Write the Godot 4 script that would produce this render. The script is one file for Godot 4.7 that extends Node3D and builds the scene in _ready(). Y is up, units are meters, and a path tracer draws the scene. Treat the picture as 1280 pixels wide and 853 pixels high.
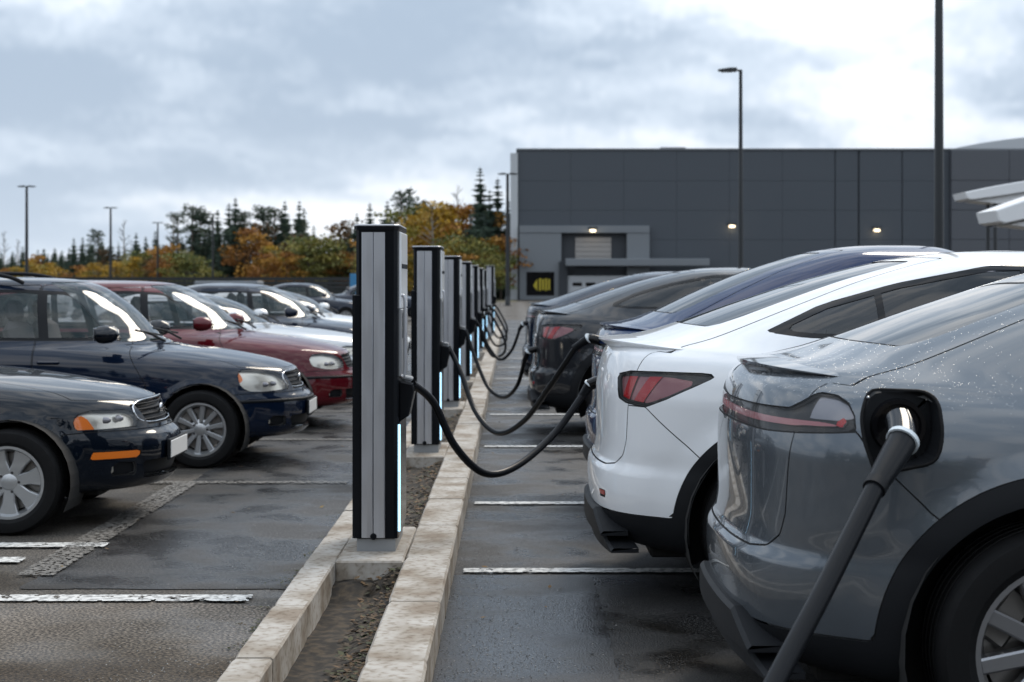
extends Node3D
# A car park in autumn: electric cars on charge to the right of a kerbed island, older cars to the left.
# World: x to the right, y up, the rows run along -z ("depth" d means z = -d).

var M := {}
var taken := {}
var rng := RandomNumberGenerator.new()

const EYE := 1.4
const LENS := 2000.0    # focal length in pixels of a 1280 x 853 frame

func _ready() -> void:
	rng.seed = 7
	setup_camera_and_light()
	make_materials()
	build_ground()
	build_island()
	build_background()
	build_trees()
	build_chargers()
	build_right_cars()
	build_left_cars()
	build_cables()
	build_small_things()

func setup_camera_and_light() -> void:
	var cam := Camera3D.new()
	cam.name = "camera"
	add_child(cam)
	cam.position = Vector3(0, EYE, 0)
	var at := CameraAttributesPhysical.new()
	at.frustum_near = 0.1
	at.frustum_far = 3000.0
	at.frustum_focal_length = 56.0
	at.frustum_focus_distance = 6.3
	at.exposure_aperture = 4.8
	cam.attributes = at
	cam.near = 0.1
	cam.far = 3000.0
	cam.projection = Camera3D.PROJECTION_FRUSTUM
	cam.size = 2.0 * cam.near * 426.5 / LENS
	cam.frustum_offset = Vector2(0, -72.5 / LENS * cam.near)
	cam.current = true
	var we := WorldEnvironment.new()
	we.name = "world_environment"
	var e := Environment.new()
	e.background_mode = Environment.BG_SKY
	e.tonemap_mode = Environment.TONE_MAPPER_LINEAR
	e.tonemap_exposure = 1.48
	e.sdfgi_enabled = true
	e.ssao_enabled = true
	e.ssil_enabled = true
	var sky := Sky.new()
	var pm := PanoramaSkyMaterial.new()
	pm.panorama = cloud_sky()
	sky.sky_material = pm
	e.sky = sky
	we.environment = e
	add_child(we)
	var sun := DirectionalLight3D.new()
	sun.name = "sun"
	sun.light_energy = 0.5
	sun.light_color = Color(1.0, 0.95, 0.88)
	sun.light_angular_distance = 24.0
	sun.shadow_enabled = true
	add_child(sun)
	sun.look_at_from_position(Vector3(7, 14, -12), Vector3.ZERO)

func cloud_sky() -> ImageTexture:
	# broken grey cloud with brighter gaps, thinner and paler towards the horizon all the way round
	var w := 2048
	var h := 1024
	var im := Image.create(w, h, false, Image.FORMAT_RGBF)
	var big := FastNoiseLite.new()
	big.noise_type = FastNoiseLite.TYPE_SIMPLEX_SMOOTH
	big.seed = 12
	big.frequency = 1.0
	big.fractal_octaves = 6
	big.fractal_gain = 0.56
	big.domain_warp_enabled = true
	big.domain_warp_amplitude = 0.35
	big.domain_warp_frequency = 1.2
	var slow := FastNoiseLite.new()
	slow.noise_type = FastNoiseLite.TYPE_SIMPLEX_SMOOTH
	slow.seed = 312
	slow.frequency = 1.0
	slow.fractal_octaves = 3
	var dark := Vector3(0.265, 0.33, 0.415)
	var mid := Vector3(0.45, 0.515, 0.595)
	var pale := Vector3(0.73, 0.755, 0.785)
	for j in h:
		var el := PI * 0.5 - PI * (j + 0.5) / h
		if j >= h / 2 + 4:
			im.fill_rect(Rect2i(0, j, w, 1), Color(0.30, 0.31, 0.33))
			continue
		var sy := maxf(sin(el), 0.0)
		var low := exp(-sy * 16.0)
		# the cloud deck seen in perspective: flatter and finer towards the horizon
		var lift := log(1.0 + sy * 9.0)
		for i in w:
			var az := TAU * ((i + 0.5) / w - 0.5)
			var x := sin(az) * cos(el)
			var z := -cos(az) * cos(el)
			var a := big.get_noise_3d(x * 3.6, lift * 2.7, z * 3.6)
			var b := slow.get_noise_3d(x * 1.7, lift * 1.4, z * 1.7)
			var f := clampf(0.45 + a * 0.95 + b * 0.70, 0.0, 1.0)
			f = f * f * (3.0 - 2.0 * f)
			f = lerpf(f, 0.92, low * 0.66)
			var c := dark.lerp(mid, f * 2.0) if f < 0.5 else mid.lerp(pale, f * 2.0 - 1.0)
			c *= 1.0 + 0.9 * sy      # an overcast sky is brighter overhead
			im.set_pixel(i, j, Color(c.x, c.y, c.z))
	return ImageTexture.create_from_image(im)

# ---------------------------------------------------------------- small helpers

func numbered(called: String) -> String:
	taken[called] = taken.get(called, -1) + 1
	return called if taken[called] == 0 else "%s_%03d" % [called, taken[called]]

func tag(o: Node, label := "", category := "", group := "", kind := "") -> Node:
	if label: o.set_meta("label", label)
	if category: o.set_meta("category", category)
	if group: o.set_meta("group", group)
	if kind: o.set_meta("kind", kind)
	return o

func thing(called: String, at: Vector3, label: String, category: String, group := "") -> Node3D:
	var o := Node3D.new()
	o.name = numbered(called)
	add_child(o)
	o.position = at
	tag(o, label, category, group)
	return o

func obj(called: String, mesh, material: Material, parent: Node = null) -> MeshInstance3D:
	var o := MeshInstance3D.new()
	o.name = called if parent else numbered(called)
	o.mesh = mesh.mesh() if mesh is MB else mesh
	o.material_override = material
	if parent: parent.add_child(o, true)
	else: add_child(o)
	return o

func copy_of(o: Node3D, called: String, at: Vector3, turn := 0.0) -> Node3D:
	var c: Node3D = o.duplicate()
	c.name = numbered(called)
	add_child(c)
	c.position = at
	c.rotation.y = turn
	return c

func lin(r: float, g: float, b: float, a := 1.0) -> Color:
	var c := Color(r, g, b).linear_to_srgb()
	c.a = a
	return c

func mat(called: String, c: Color, rough := 0.6, metal := 0.0) -> StandardMaterial3D:
	var m := StandardMaterial3D.new()
	m.resource_name = called
	m.albedo_color = c
	m.roughness = rough
	m.metallic = metal
	M[called] = m
	return m

func paint(called: String, c: Color, metal := 0.55, rough := 0.32) -> StandardMaterial3D:
	var m := mat(called, c, rough, metal)
	m.clearcoat_enabled = true
	m.clearcoat = 0.9
	m.metallic_specular = 0.12
	m.clearcoat_roughness = 0.03
	return m

func glass(called: String, c: Color, alpha: float) -> StandardMaterial3D:
	c.a = alpha
	var m := mat(called, c, 0.03)
	m.transparency = BaseMaterial3D.TRANSPARENCY_ALPHA
	return m

func noise_tex(freq: float, seed_: int, colors: Array, stops: Array, size := 512, octaves := 4, kind := FastNoiseLite.TYPE_SIMPLEX_SMOOTH, normal := 0.0) -> NoiseTexture2D:
	var n := FastNoiseLite.new()
	n.noise_type = kind
	n.frequency = freq
	n.seed = seed_
	n.fractal_octaves = octaves
	var t := NoiseTexture2D.new()
	t.width = size
	t.height = size
	t.seamless = true
	t.noise = n
	if normal > 0.0:
		t.as_normal_map = true
		t.bump_strength = normal
	elif colors:
		var g := Gradient.new()
		g.colors = PackedColorArray(colors)
		g.offsets = PackedFloat32Array(stops)
		t.color_ramp = g
	return t

func grey(v: float) -> Color:
	return Color(v, v, v)

# Collects triangles with normals; front faces come out the right way round by themselves.
class MB:
	var v := PackedVector3Array()
	var n := PackedVector3Array()
	var c := PackedColorArray()
	var tint := Color(1, 1, 1)
	var tinted := false

	func tri(a: Vector3, b: Vector3, d: Vector3, na: Vector3, nb: Vector3, nd: Vector3) -> void:
		if (b - a).cross(d - a).dot(na + nb + nd) > 0.0:
			v.append_array([a, d, b])
			n.append_array([na, nd, nb])
		else:
			v.append_array([a, b, d])
			n.append_array([na, nb, nd])
		if tinted:
			c.append_array([tint, tint, tint])

	func quad(a: Vector3, b: Vector3, d: Vector3, e: Vector3, up := Vector3.ZERO) -> void:
		var m := (d - a).cross(e - b).normalized()
		if up != Vector3.ZERO and m.dot(up) < 0.0: m = -m
		tri(a, b, d, m, m, m)
		tri(a, d, e, m, m, m)

	func squad(a: Vector3, b: Vector3, d: Vector3, e: Vector3, na: Vector3, nb: Vector3, nd: Vector3, ne: Vector3) -> void:
		tri(a, b, d, na, nb, nd)
		tri(a, d, e, na, nd, ne)

	func box(at: Vector3, size: Vector3, bev := 0.0, turn := Basis()) -> void:
		var h := size * 0.5
		var b := minf(bev, minf(h.x, minf(h.y, h.z)) * 0.98)
		for ax in 3:
			var u := (ax + 1) % 3
			var w := (ax + 2) % 3
			for s in [-1.0, 1.0]:
				var q := []
				for k in [[-1, -1], [1, -1], [1, 1], [-1, 1]]:
					var p := Vector3.ZERO
					p[ax] = s * h[ax]
					p[u] = k[0] * (h[u] - b)
					p[w] = k[1] * (h[w] - b)
					q.append(at + turn * p)
				var up := Vector3.ZERO
				up[ax] = s
				quad(q[0], q[1], q[2], q[3], turn * up)
		if b <= 0.0: return
		for ax in 3:
			var u := (ax + 1) % 3
			var w := (ax + 2) % 3
			for su in [-1.0, 1.0]:
				for sw in [-1.0, 1.0]:
					var q := []
					for k in [[-1.0, 0], [1.0, 0], [1.0, 1], [-1.0, 1]]:
						var p := Vector3.ZERO
						p[ax] = k[0] * (h[ax] - b)
						p[u] = su * (h[u] - (b if k[1] == 1 else 0.0))
						p[w] = sw * (h[w] - (0.0 if k[1] == 1 else b))
						q.append(at + turn * p)
					var up := Vector3.ZERO
					up[u] = su
					up[w] = sw
					quad(q[0], q[1], q[2], q[3], turn * up)
		for sx in [-1.0, 1.0]:
			for sy in [-1.0, 1.0]:
				for sz in [-1.0, 1.0]:
					var a := at + turn * Vector3(sx * h.x, sy * (h.y - b), sz * (h.z - b))
					var d := at + turn * Vector3(sx * (h.x - b), sy * h.y, sz * (h.z - b))
					var e := at + turn * Vector3(sx * (h.x - b), sy * (h.y - b), sz * h.z)
					var m := turn * Vector3(sx, sy, sz).normalized()
					tri(a, d, e, m, m, m)

	func tube(path: Array, radius, seg := 10, caps := true) -> void:
		var count := path.size()
		var side := Vector3.ZERO
		var rings := []
		var outs := []
		for i in count:
			var p: Vector3 = path[i]
			var q0: Vector3 = path[maxi(i - 1, 0)]
			var q1: Vector3 = path[mini(i + 1, count - 1)]
			var f := (q1 - q0).normalized()
			if side == Vector3.ZERO:
				side = f.cross(Vector3.UP if absf(f.y) < 0.9 else Vector3.RIGHT).normalized()
			side = (side - f * f.dot(side)).normalized()
			var up := f.cross(side)
			var r: float = radius[i] if radius is Array else radius
			var ring := PackedVector3Array()
			var out := PackedVector3Array()
			for k in seg:
				var a := TAU * k / seg
				var o := side * cos(a) + up * sin(a)
				ring.append(p + o * r)
				out.append(o)
			rings.append(ring)
			outs.append(out)
		for i in count - 1:
			for k in seg:
				var l := (k + 1) % seg
				squad(rings[i][k], rings[i][l], rings[i + 1][l], rings[i + 1][k], outs[i][k], outs[i][l], outs[i + 1][l], outs[i + 1][k])
		if caps:
			for e in [0, count - 1]:
				var f: Vector3 = (path[0] - path[1]).normalized() if e == 0 else (path[count - 1] - path[count - 2]).normalized()
				for k in seg:
					tri(path[e], rings[e][k], rings[e][(k + 1) % seg], f, f, f)

	func lathe(profile: Array, seg: int, xf := Transform3D(), smooth := 0.75) -> void:
		# profile of (radius, height) pairs turned round the y axis of xf
		var m := profile.size()
		var nor := []
		for i in m - 1:
			var d: Vector2 = profile[i + 1] - profile[i]
			nor.append(Vector2(d.y, -d.x).normalized())
		for i in m - 1:
			var a: Vector2 = nor[i]
			var b: Vector2 = nor[i]
			if i > 0 and nor[i].dot(nor[i - 1]) > smooth: a = (nor[i] + nor[i - 1]).normalized()
			if i < m - 2 and nor[i].dot(nor[i + 1]) > smooth: b = (nor[i] + nor[i + 1]).normalized()
			var p: Vector2 = profile[i]
			var q: Vector2 = profile[i + 1]
			for k in seg:
				var c0 := Vector2.from_angle(TAU * k / seg)
				var c1 := Vector2.from_angle(TAU * (k + 1) / seg)
				var A := xf * Vector3(p.x * c0.x, p.y, p.x * c0.y)
				var B := xf * Vector3(p.x * c1.x, p.y, p.x * c1.y)
				var C := xf * Vector3(q.x * c1.x, q.y, q.x * c1.y)
				var D := xf * Vector3(q.x * c0.x, q.y, q.x * c0.y)
				var nA := xf.basis * Vector3(a.x * c0.x, a.y, a.x * c0.y)
				var nB := xf.basis * Vector3(a.x * c1.x, a.y, a.x * c1.y)
				var nC := xf.basis * Vector3(b.x * c1.x, b.y, b.x * c1.y)
				var nD := xf.basis * Vector3(b.x * c0.x, b.y, b.x * c0.y)
				if p.x > 1e-5: tri(A, B, C, nA, nB, nC)
				if q.x > 1e-5: tri(A, C, D, nA, nC, nD)

	func prism(poly: PackedVector2Array, z0: float, z1: float, xf := Transform3D(), bev := 0.0) -> void:
		# a polygon in x, y pushed from z0 to z1 (z1 end chamfered by bev)
		var ids := Geometry2D.triangulate_polygon(poly)
		var cw := Geometry2D.is_polygon_clockwise(poly)
		var top := poly
		if bev > 0.0:
			var o := Geometry2D.offset_polygon(poly, -bev, Geometry2D.JOIN_MITER)
			if o.size() == 1 and o[0].size() == poly.size():
				# line both outlines up by their nearest points
				var best := 0
				var dist := 1e9
				var other: PackedVector2Array = o[0]
				if Geometry2D.is_polygon_clockwise(other) != cw: other.reverse()
				for k in other.size():
					if other[k].distance_to(poly[0]) < dist:
						dist = other[k].distance_to(poly[0])
						best = k
				top = PackedVector2Array()
				for k in other.size(): top.append(other[(best + k) % other.size()])
			else:
				bev = 0.0
		var zm := z1 - bev * signf(z1 - z0)
		for k in poly.size():
			var l := (k + 1) % poly.size()
			var e := poly[l] - poly[k]
			var out := Vector3(e.y, -e.x, 0) * (-1.0 if cw else 1.0)
			quad(xf * Vector3(poly[k].x, poly[k].y, z0), xf * Vector3(poly[l].x, poly[l].y, z0), xf * Vector3(poly[l].x, poly[l].y, zm), xf * Vector3(poly[k].x, poly[k].y, zm), xf.basis * out)
			if bev > 0.0:
				quad(xf * Vector3(poly[k].x, poly[k].y, zm), xf * Vector3(poly[l].x, poly[l].y, zm), xf * Vector3(top[l].x, top[l].y, z1), xf * Vector3(top[k].x, top[k].y, z1), xf.basis * (out.normalized() + Vector3(0, 0, signf(z1 - z0))))
		for i in range(0, ids.size(), 3):
			for s in 2:
				var src := poly if s == 0 else top
				var z := z0 if s == 0 else z1
				var m := xf.basis * Vector3(0, 0, signf(z0 - z1) * (1.0 if s == 0 else -1.0))
				tri(xf * Vector3(src[ids[i]].x, src[ids[i]].y, z), xf * Vector3(src[ids[i + 1]].x, src[ids[i + 1]].y, z), xf * Vector3(src[ids[i + 2]].x, src[ids[i + 2]].y, z), m, m, m)

	func ball(at: Vector3, r: Vector3, seg := 10, rings := 6) -> void:
		for j in rings:
			for k in seg:
				var q := []
				var m := []
				for e in [[0, 0], [1, 0], [1, 1], [0, 1]]:
					var th: float = PI * (j + e[1]) / rings
					var ph: float = TAU * (k + e[0]) / seg
					var d := Vector3(sin(th) * cos(ph), cos(th), sin(th) * sin(ph))
					q.append(at + d * r)
					m.append((d / r).normalized())
				squad(q[0], q[1], q[2], q[3], m[0], m[1], m[2], m[3])

	func mesh() -> ArrayMesh:
		var a := []
		a.resize(Mesh.ARRAY_MAX)
		a[Mesh.ARRAY_VERTEX] = v
		a[Mesh.ARRAY_NORMAL] = n
		if tinted: a[Mesh.ARRAY_COLOR] = c
		var m := ArrayMesh.new()
		m.add_surface_from_arrays(Mesh.PRIMITIVE_TRIANGLES, a)
		return m

func rounded_rect(w: float, h: float, r: float, steps := 4, at := Vector2.ZERO) -> PackedVector2Array:
	var p := PackedVector2Array()
	var cs := [Vector2(w / 2 - r, h / 2 - r), Vector2(-w / 2 + r, h / 2 - r), Vector2(-w / 2 + r, -h / 2 + r), Vector2(w / 2 - r, -h / 2 + r)]
	for k in 4:
		for s in steps + 1:
			p.append(at + cs[k] + Vector2.from_angle(PI / 2 * (k + float(s) / steps)) * r)
	return p

func spline(points: Array, steps := 8) -> Array:
	var out := []
	for i in points.size() - 1:
		var p0: Vector3 = points[maxi(i - 1, 0)]
		var p1: Vector3 = points[i]
		var p2: Vector3 = points[i + 1]
		var p3: Vector3 = points[mini(i + 2, points.size() - 1)]
		for s in steps:
			out.append(p1.cubic_interpolate(p2, p0, p3, float(s) / steps))
	out.append(points[points.size() - 1])
	return out

# ---------------------------------------------------------------- materials

func make_materials() -> void:
	paint("grey_paint", lin(0.110, 0.125, 0.142), 0.5, 0.25)
	paint("white_paint", lin(0.74, 0.755, 0.775), 0.0, 0.4)
	paint("blue_paint", lin(0.004, 0.016, 0.065), 0.1, 0.3)
	paint("graphite_paint", lin(0.020, 0.022, 0.026), 0.2, 0.3)
	paint("navy_paint", lin(0.003, 0.008, 0.022), 0.0, 0.35)
	paint("ink_paint", lin(0.0025, 0.005, 0.010), 0.0, 0.35)
	paint("red_paint", lin(0.085, 0.004, 0.008), 0.0, 0.35)
	paint("silver_paint", lin(0.50, 0.51, 0.52), 0.7, 0.35)
	paint("pearl_paint", lin(0.72, 0.73, 0.73), 0.1, 0.35)
	mat("trim", lin(0.011, 0.012, 0.014), 0.5).metallic_specular = 0.26
	mat("gap", lin(0.015, 0.015, 0.016), 0.85)
	mat("inner_steel", lin(0.16, 0.165, 0.17), 0.6)
	mat("lamp_housing", lin(0.012, 0.012, 0.013), 0.5)
	mat("gloss_black", lin(0.005, 0.005, 0.006), 0.08).metallic_specular = 0.36
	mat("underbody", lin(0.008, 0.008, 0.008), 0.85)
	var rub := mat("rubber", lin(0.009, 0.009, 0.0095), 0.7)
	rub.metallic_specular = 0.25
	rub.roughness_texture = noise_tex(0.02, 4, [grey(0.75), grey(1.0)], [0.3, 0.7], 256)
	rub.uv1_triplanar = true
	rub.uv1_scale = Vector3(3, 3, 3)
	mat("chrome", lin(0.62, 0.63, 0.65), 0.12, 1.0)
	mat("reflector", lin(0.66, 0.63, 0.56), 0.3, 0.7)
	mat("dark_metal", lin(0.08, 0.08, 0.085), 0.35, 0.9)
	mat("brake", lin(0.22, 0.21, 0.20), 0.42, 0.9)
	paint("rim_dark", lin(0.30, 0.30, 0.31), 0.85, 0.32)
	paint("rim_silver", lin(0.42, 0.43, 0.44), 0.8, 0.36)
	mat("lamp_red", lin(0.30, 0.007, 0.012), 0.22)
	mat("lamp_rose", lin(0.30, 0.12, 0.13), 0.25)
	mat("lamp_grey", lin(0.20, 0.20, 0.22), 0.28, 0.4)
	mat("lamp_pink", lin(0.22, 0.095, 0.105), 0.25, 0.2)
	mat("lamp_amber", lin(0.72, 0.17, 0.015), 0.2)
	mat("plate_white", lin(0.62, 0.62, 0.61), 0.4)
	mat("seat_cloth", lin(0.10, 0.10, 0.105), 0.9)
	glass("dark_glass", lin(0.012, 0.014, 0.016), 0.86)
	glass("rear_glass", lin(0.012, 0.014, 0.016), 0.9).metallic_specular = 0.65
	glass("car_glass", lin(0.025, 0.045, 0.045), 0.30)
	glass("side_glass", lin(0.02, 0.045, 0.045), 0.28).metallic_specular = 0.38
	glass("clear_lens", lin(0.3, 0.3, 0.3), 0.03)
	glass("lamp_lens", lin(0.02, 0.02, 0.02), 0.03).metallic_specular = 0.33
	glass("water", lin(0.3, 0.32, 0.34), 0.03)
	# chargers
	var al := mat("aluminium", lin(0.46, 0.47, 0.50), 0.36, 0.75)
	al.roughness_texture = noise_tex(0.015, 8, [grey(0.8), grey(1.0)], [0.35, 0.65], 256)
	al.uv1_triplanar = true
	al.uv1_scale = Vector3(4, 0.6, 4)
	mat("charger_black", lin(0.006, 0.007, 0.009), 0.22).metallic_specular = 0.24
	mat("charger_white", lin(0.74, 0.76, 0.78), 0.16)
	mat("charger_grey", lin(0.24, 0.25, 0.26), 0.45, 0.3)
	mat("cable_black", lin(0.006, 0.007, 0.009), 0.34).metallic_specular = 0.28
	mat("pale_ring", lin(0.62, 0.68, 0.72), 0.35)
	var led := mat("led_strip", lin(0.3, 0.55, 0.9), 0.3)
	led.emission_enabled = true
	led.emission = Color(0.68, 0.88, 1.0)
	led.emission_energy_multiplier = 1.25
	var scr := mat("screen_glass", lin(0.02, 0.03, 0.04), 0.06)
	# ground
	asphalt("asphalt", [lin(0.026, 0.024, 0.022), lin(0.070, 0.063, 0.055), lin(0.13, 0.115, 0.098)], 0.40, 0.95, 3)
	asphalt("asphalt_coarse", [lin(0.030, 0.026, 0.023), lin(0.11, 0.094, 0.078), lin(0.24, 0.205, 0.168)], 0.45, 0.95, 13)
	asphalt("asphalt_smooth", [lin(0.014, 0.014, 0.015), lin(0.036, 0.036, 0.037), lin(0.075, 0.074, 0.073)], 0.15, 0.62, 23, 0.25)
	asphalt("asphalt_wet", [lin(0.018, 0.018, 0.019), lin(0.030, 0.030, 0.031), lin(0.046, 0.045, 0.045)], 0.09, 0.42, 33, 0.16)
	var rp := mat("road_paint", lin(0.62, 0.62, 0.60), 0.6)
	rp.albedo_texture = noise_tex(0.03, 41, [grey(0.62), grey(0.92), grey(1.0)], [0.25, 0.5, 0.8], 512, 5)
	rp.uv1_triplanar = true
	rp.uv1_world_triplanar = true
	rp.uv1_scale = Vector3(1.4, 1.4, 1.4)
	var fp: StandardMaterial3D = rp.duplicate()
	fp.resource_name = "faded_paint"
	fp.albedo_color = lin(0.17, 0.16, 0.145)
	M.faded_paint = fp
	var co := mat("concrete", lin(1, 1, 1), 0.82)
	co.albedo_texture = noise_tex(0.012, 51, [lin(0.20, 0.16, 0.12), lin(0.27, 0.24, 0.20), lin(0.34, 0.315, 0.28), lin(0.41, 0.39, 0.36)], [0.2, 0.36, 0.55, 0.8], 1024, 7)
	co.detail_enabled = true
	co.detail_blend_mode = BaseMaterial3D.BLEND_MODE_MUL
	co.detail_uv_layer = BaseMaterial3D.DETAIL_UV_2
	co.detail_albedo = noise_tex(0.05, 53, [Color(0.80, 0.77, 0.73), Color(0.95, 0.94, 0.93), Color(1, 1, 1)], [0.2, 0.40, 0.7], 512, 6)
	co.uv1_triplanar = true
	co.uv1_world_triplanar = true
	co.uv1_scale = Vector3(0.19, 0.19, 0.19)
	co.uv2_triplanar = true
	co.uv2_world_triplanar = true
	co.uv2_scale = Vector3(0.83, 0.83, 0.83)
	co.heightmap_enabled = true
	co.heightmap_texture = noise_tex(0.05, 55, [], [], 1024, 6)
	co.heightmap_scale = 0.05
	var so := mat("soil", lin(1, 1, 1), 0.95)
	so.albedo_texture = noise_tex(0.03, 61, [lin(0.012, 0.010, 0.008), lin(0.030, 0.023, 0.016), lin(0.060, 0.044, 0.028)], [0.3, 0.5, 0.75], 512, 6)
	so.uv1_triplanar = true
	so.uv1_world_triplanar = true
	so.uv1_scale = Vector3(1, 1, 1)
	var lf := mat("leaf_litter", lin(1, 1, 1), 0.8)
	lf.vertex_color_use_as_albedo = true
	# far things
	mat("cladding_dark", lin(0.050, 0.060, 0.073), 0.6)
	mat("cladding_mid", lin(0.070, 0.076, 0.088), 0.55)
	mat("cladding_light", lin(0.15, 0.165, 0.18), 0.6)
	mat("cladding_pale", lin(0.42, 0.44, 0.46), 0.6)
	mat("joint", lin(0.032, 0.037, 0.044), 0.8)
	mat("door_beige", lin(0.26, 0.25, 0.24), 0.6)
	mat("yellow", lin(0.42, 0.34, 0.02), 0.6)
	mat("pole_dark", lin(0.012, 0.015, 0.018), 0.4)
	mat("canopy_white", lin(0.70, 0.71, 0.72), 0.4)
	mat("blue_board", lin(0.03, 0.17, 0.34), 0.5)
	mat("fence_dark", lin(0.014, 0.016, 0.016), 0.7)
	mat("bark", lin(0.055, 0.042, 0.032), 0.95)
	mat("bark_pale", lin(0.28, 0.26, 0.23), 0.9)
	var wl := mat("lamp_glow", lin(0.9, 0.85, 0.75), 0.4)
	wl.emission_enabled = true
	wl.emission = Color(1.0, 0.90, 0.74)
	wl.emission_energy_multiplier = 1.3
	var fo := mat("foliage", lin(1, 1, 1), 0.75)
	fo.vertex_color_use_as_albedo = true
	fo.backlight_enabled = true
	fo.backlight = Color(0.5, 0.5, 0.45)
	var gr := mat("verge", lin(1, 1, 1), 0.95)
	gr.albedo_texture = noise_tex(0.02, 71, [lin(0.05, 0.045, 0.02), lin(0.09, 0.08, 0.04), lin(0.16, 0.14, 0.09)], [0.3, 0.5, 0.75], 512, 5)
	gr.uv1_triplanar = true
	gr.uv1_world_triplanar = true
	gr.uv1_scale = Vector3(0.08, 0.08, 0.08)

func asphalt(called: String, ramp: Array, wet: float, dry: float, seed_: int, bumpy := 0.4) -> void:
	var m := mat(called, lin(1, 1, 1), 1.0)
	m.albedo_texture = noise_tex(0.2, seed_, ramp, [0.3, 0.5, 0.72], 1024, 4)
	m.roughness_texture = noise_tex(0.0045, seed_ + 1, [grey(wet), grey(lerpf(wet, dry, 0.6)), grey(dry)], [0.28, 0.5, 0.72], 1024, 6)
	m.normal_enabled = true
	m.normal_texture = noise_tex(0.34, seed_ + 2, [], [], 1024, 3, FastNoiseLite.TYPE_SIMPLEX, 4.0)
	m.normal_scale = bumpy
	m.metallic_specular = 0.42
	m.uv1_triplanar = true
	m.uv1_world_triplanar = true
	m.uv1_scale = Vector3(0.27, 0.27, 0.27)
	m.detail_enabled = true
	m.detail_blend_mode = BaseMaterial3D.BLEND_MODE_MUL
	m.detail_uv_layer = BaseMaterial3D.DETAIL_UV_2
	m.detail_albedo = noise_tex(0.008, seed_ + 3, [Color(0.60, 0.56, 0.50), Color(0.88, 0.87, 0.85), Color(1, 1, 1)], [0.28, 0.48, 0.7], 512, 6)
	m.uv2_triplanar = true
	m.uv2_world_triplanar = true
	m.uv2_scale = Vector3(0.11, 0.11, 0.11)

# ---------------------------------------------------------------- ground

func sheet(called: String, pts: Array, y: float, material: Material, ragged := 0.0) -> MeshInstance3D:
	# a flat outline (x, d) laid at height y; ragged edges wander a little
	var poly := PackedVector2Array()
	for k in pts.size():
		var a := Vector2(pts[k][0], -pts[k][1])
		var l: int = (k + 1) % pts.size()
		var b := Vector2(pts[l][0], -pts[l][1])
		var steps := maxi(1, int(a.distance_to(b) / 0.06)) if ragged > 0.0 else 1
		for s in steps:
			poly.append(a.lerp(b, float(s) / steps) + Vector2(rng.randf_range(-ragged, ragged), rng.randf_range(-ragged, ragged)))
	var ids := Geometry2D.triangulate_polygon(poly)
	var mb := MB.new()
	for i in range(0, ids.size(), 3):
		mb.tri(Vector3(poly[ids[i]].x, y, poly[ids[i]].y), Vector3(poly[ids[i + 1]].x, y, poly[ids[i + 1]].y), Vector3(poly[ids[i + 2]].x, y, poly[ids[i + 2]].y), Vector3.UP, Vector3.UP, Vector3.UP)
	var o := obj(called, mb, material)
	tag(o, "", "", "", "structure")
	return o

func stripe(parent: Node3D, x0: float, x1: float, d0: float, d1: float, y: float, wear: float, seed_: int, faded := false) -> void:
	# a painted bar made of small flakes; worn ones have lost some and have ragged edges
	var nz := FastNoiseLite.new()
	nz.seed = seed_
	nz.frequency = 26.0 if faded else 9.0
	nz.fractal_octaves = 5
	var step := 0.011
	var nx := maxi(2, int(absf(x1 - x0) / step))
	var nd := maxi(2, int(absf(d1 - d0) / step))
	var mb := MB.new()
	var r := RandomNumberGenerator.new()
	r.seed = seed_
	var pts := []
	for j in nd + 1:
		var line := []
		for i in nx + 1:
			var edge := 0.35 * step
			line.append(Vector3(lerpf(x0, x1, float(i) / nx) + r.randf_range(-edge, edge), y, -lerpf(d0, d1, float(j) / nd) + r.randf_range(-edge, edge)))
		pts.append(line)
	for j in nd:
		for i in nx:
			var p: Vector3 = pts[j][i]
			var near_edge := 0.25 if (nd < nx and (j == 0 or j == nd - 1)) or (nx < nd and (i == 0 or i == nx - 1)) else 0.0
			if nz.get_noise_2d(p.x, p.z) * 0.9 + 0.5 < wear + near_edge * wear: continue
			mb.quad(pts[j][i], pts[j][i + 1], pts[j + 1][i + 1], pts[j + 1][i], Vector3.UP)
	if mb.v.size(): obj("stripe", mb, M.faded_paint if faded else M.road_paint, parent)

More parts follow.
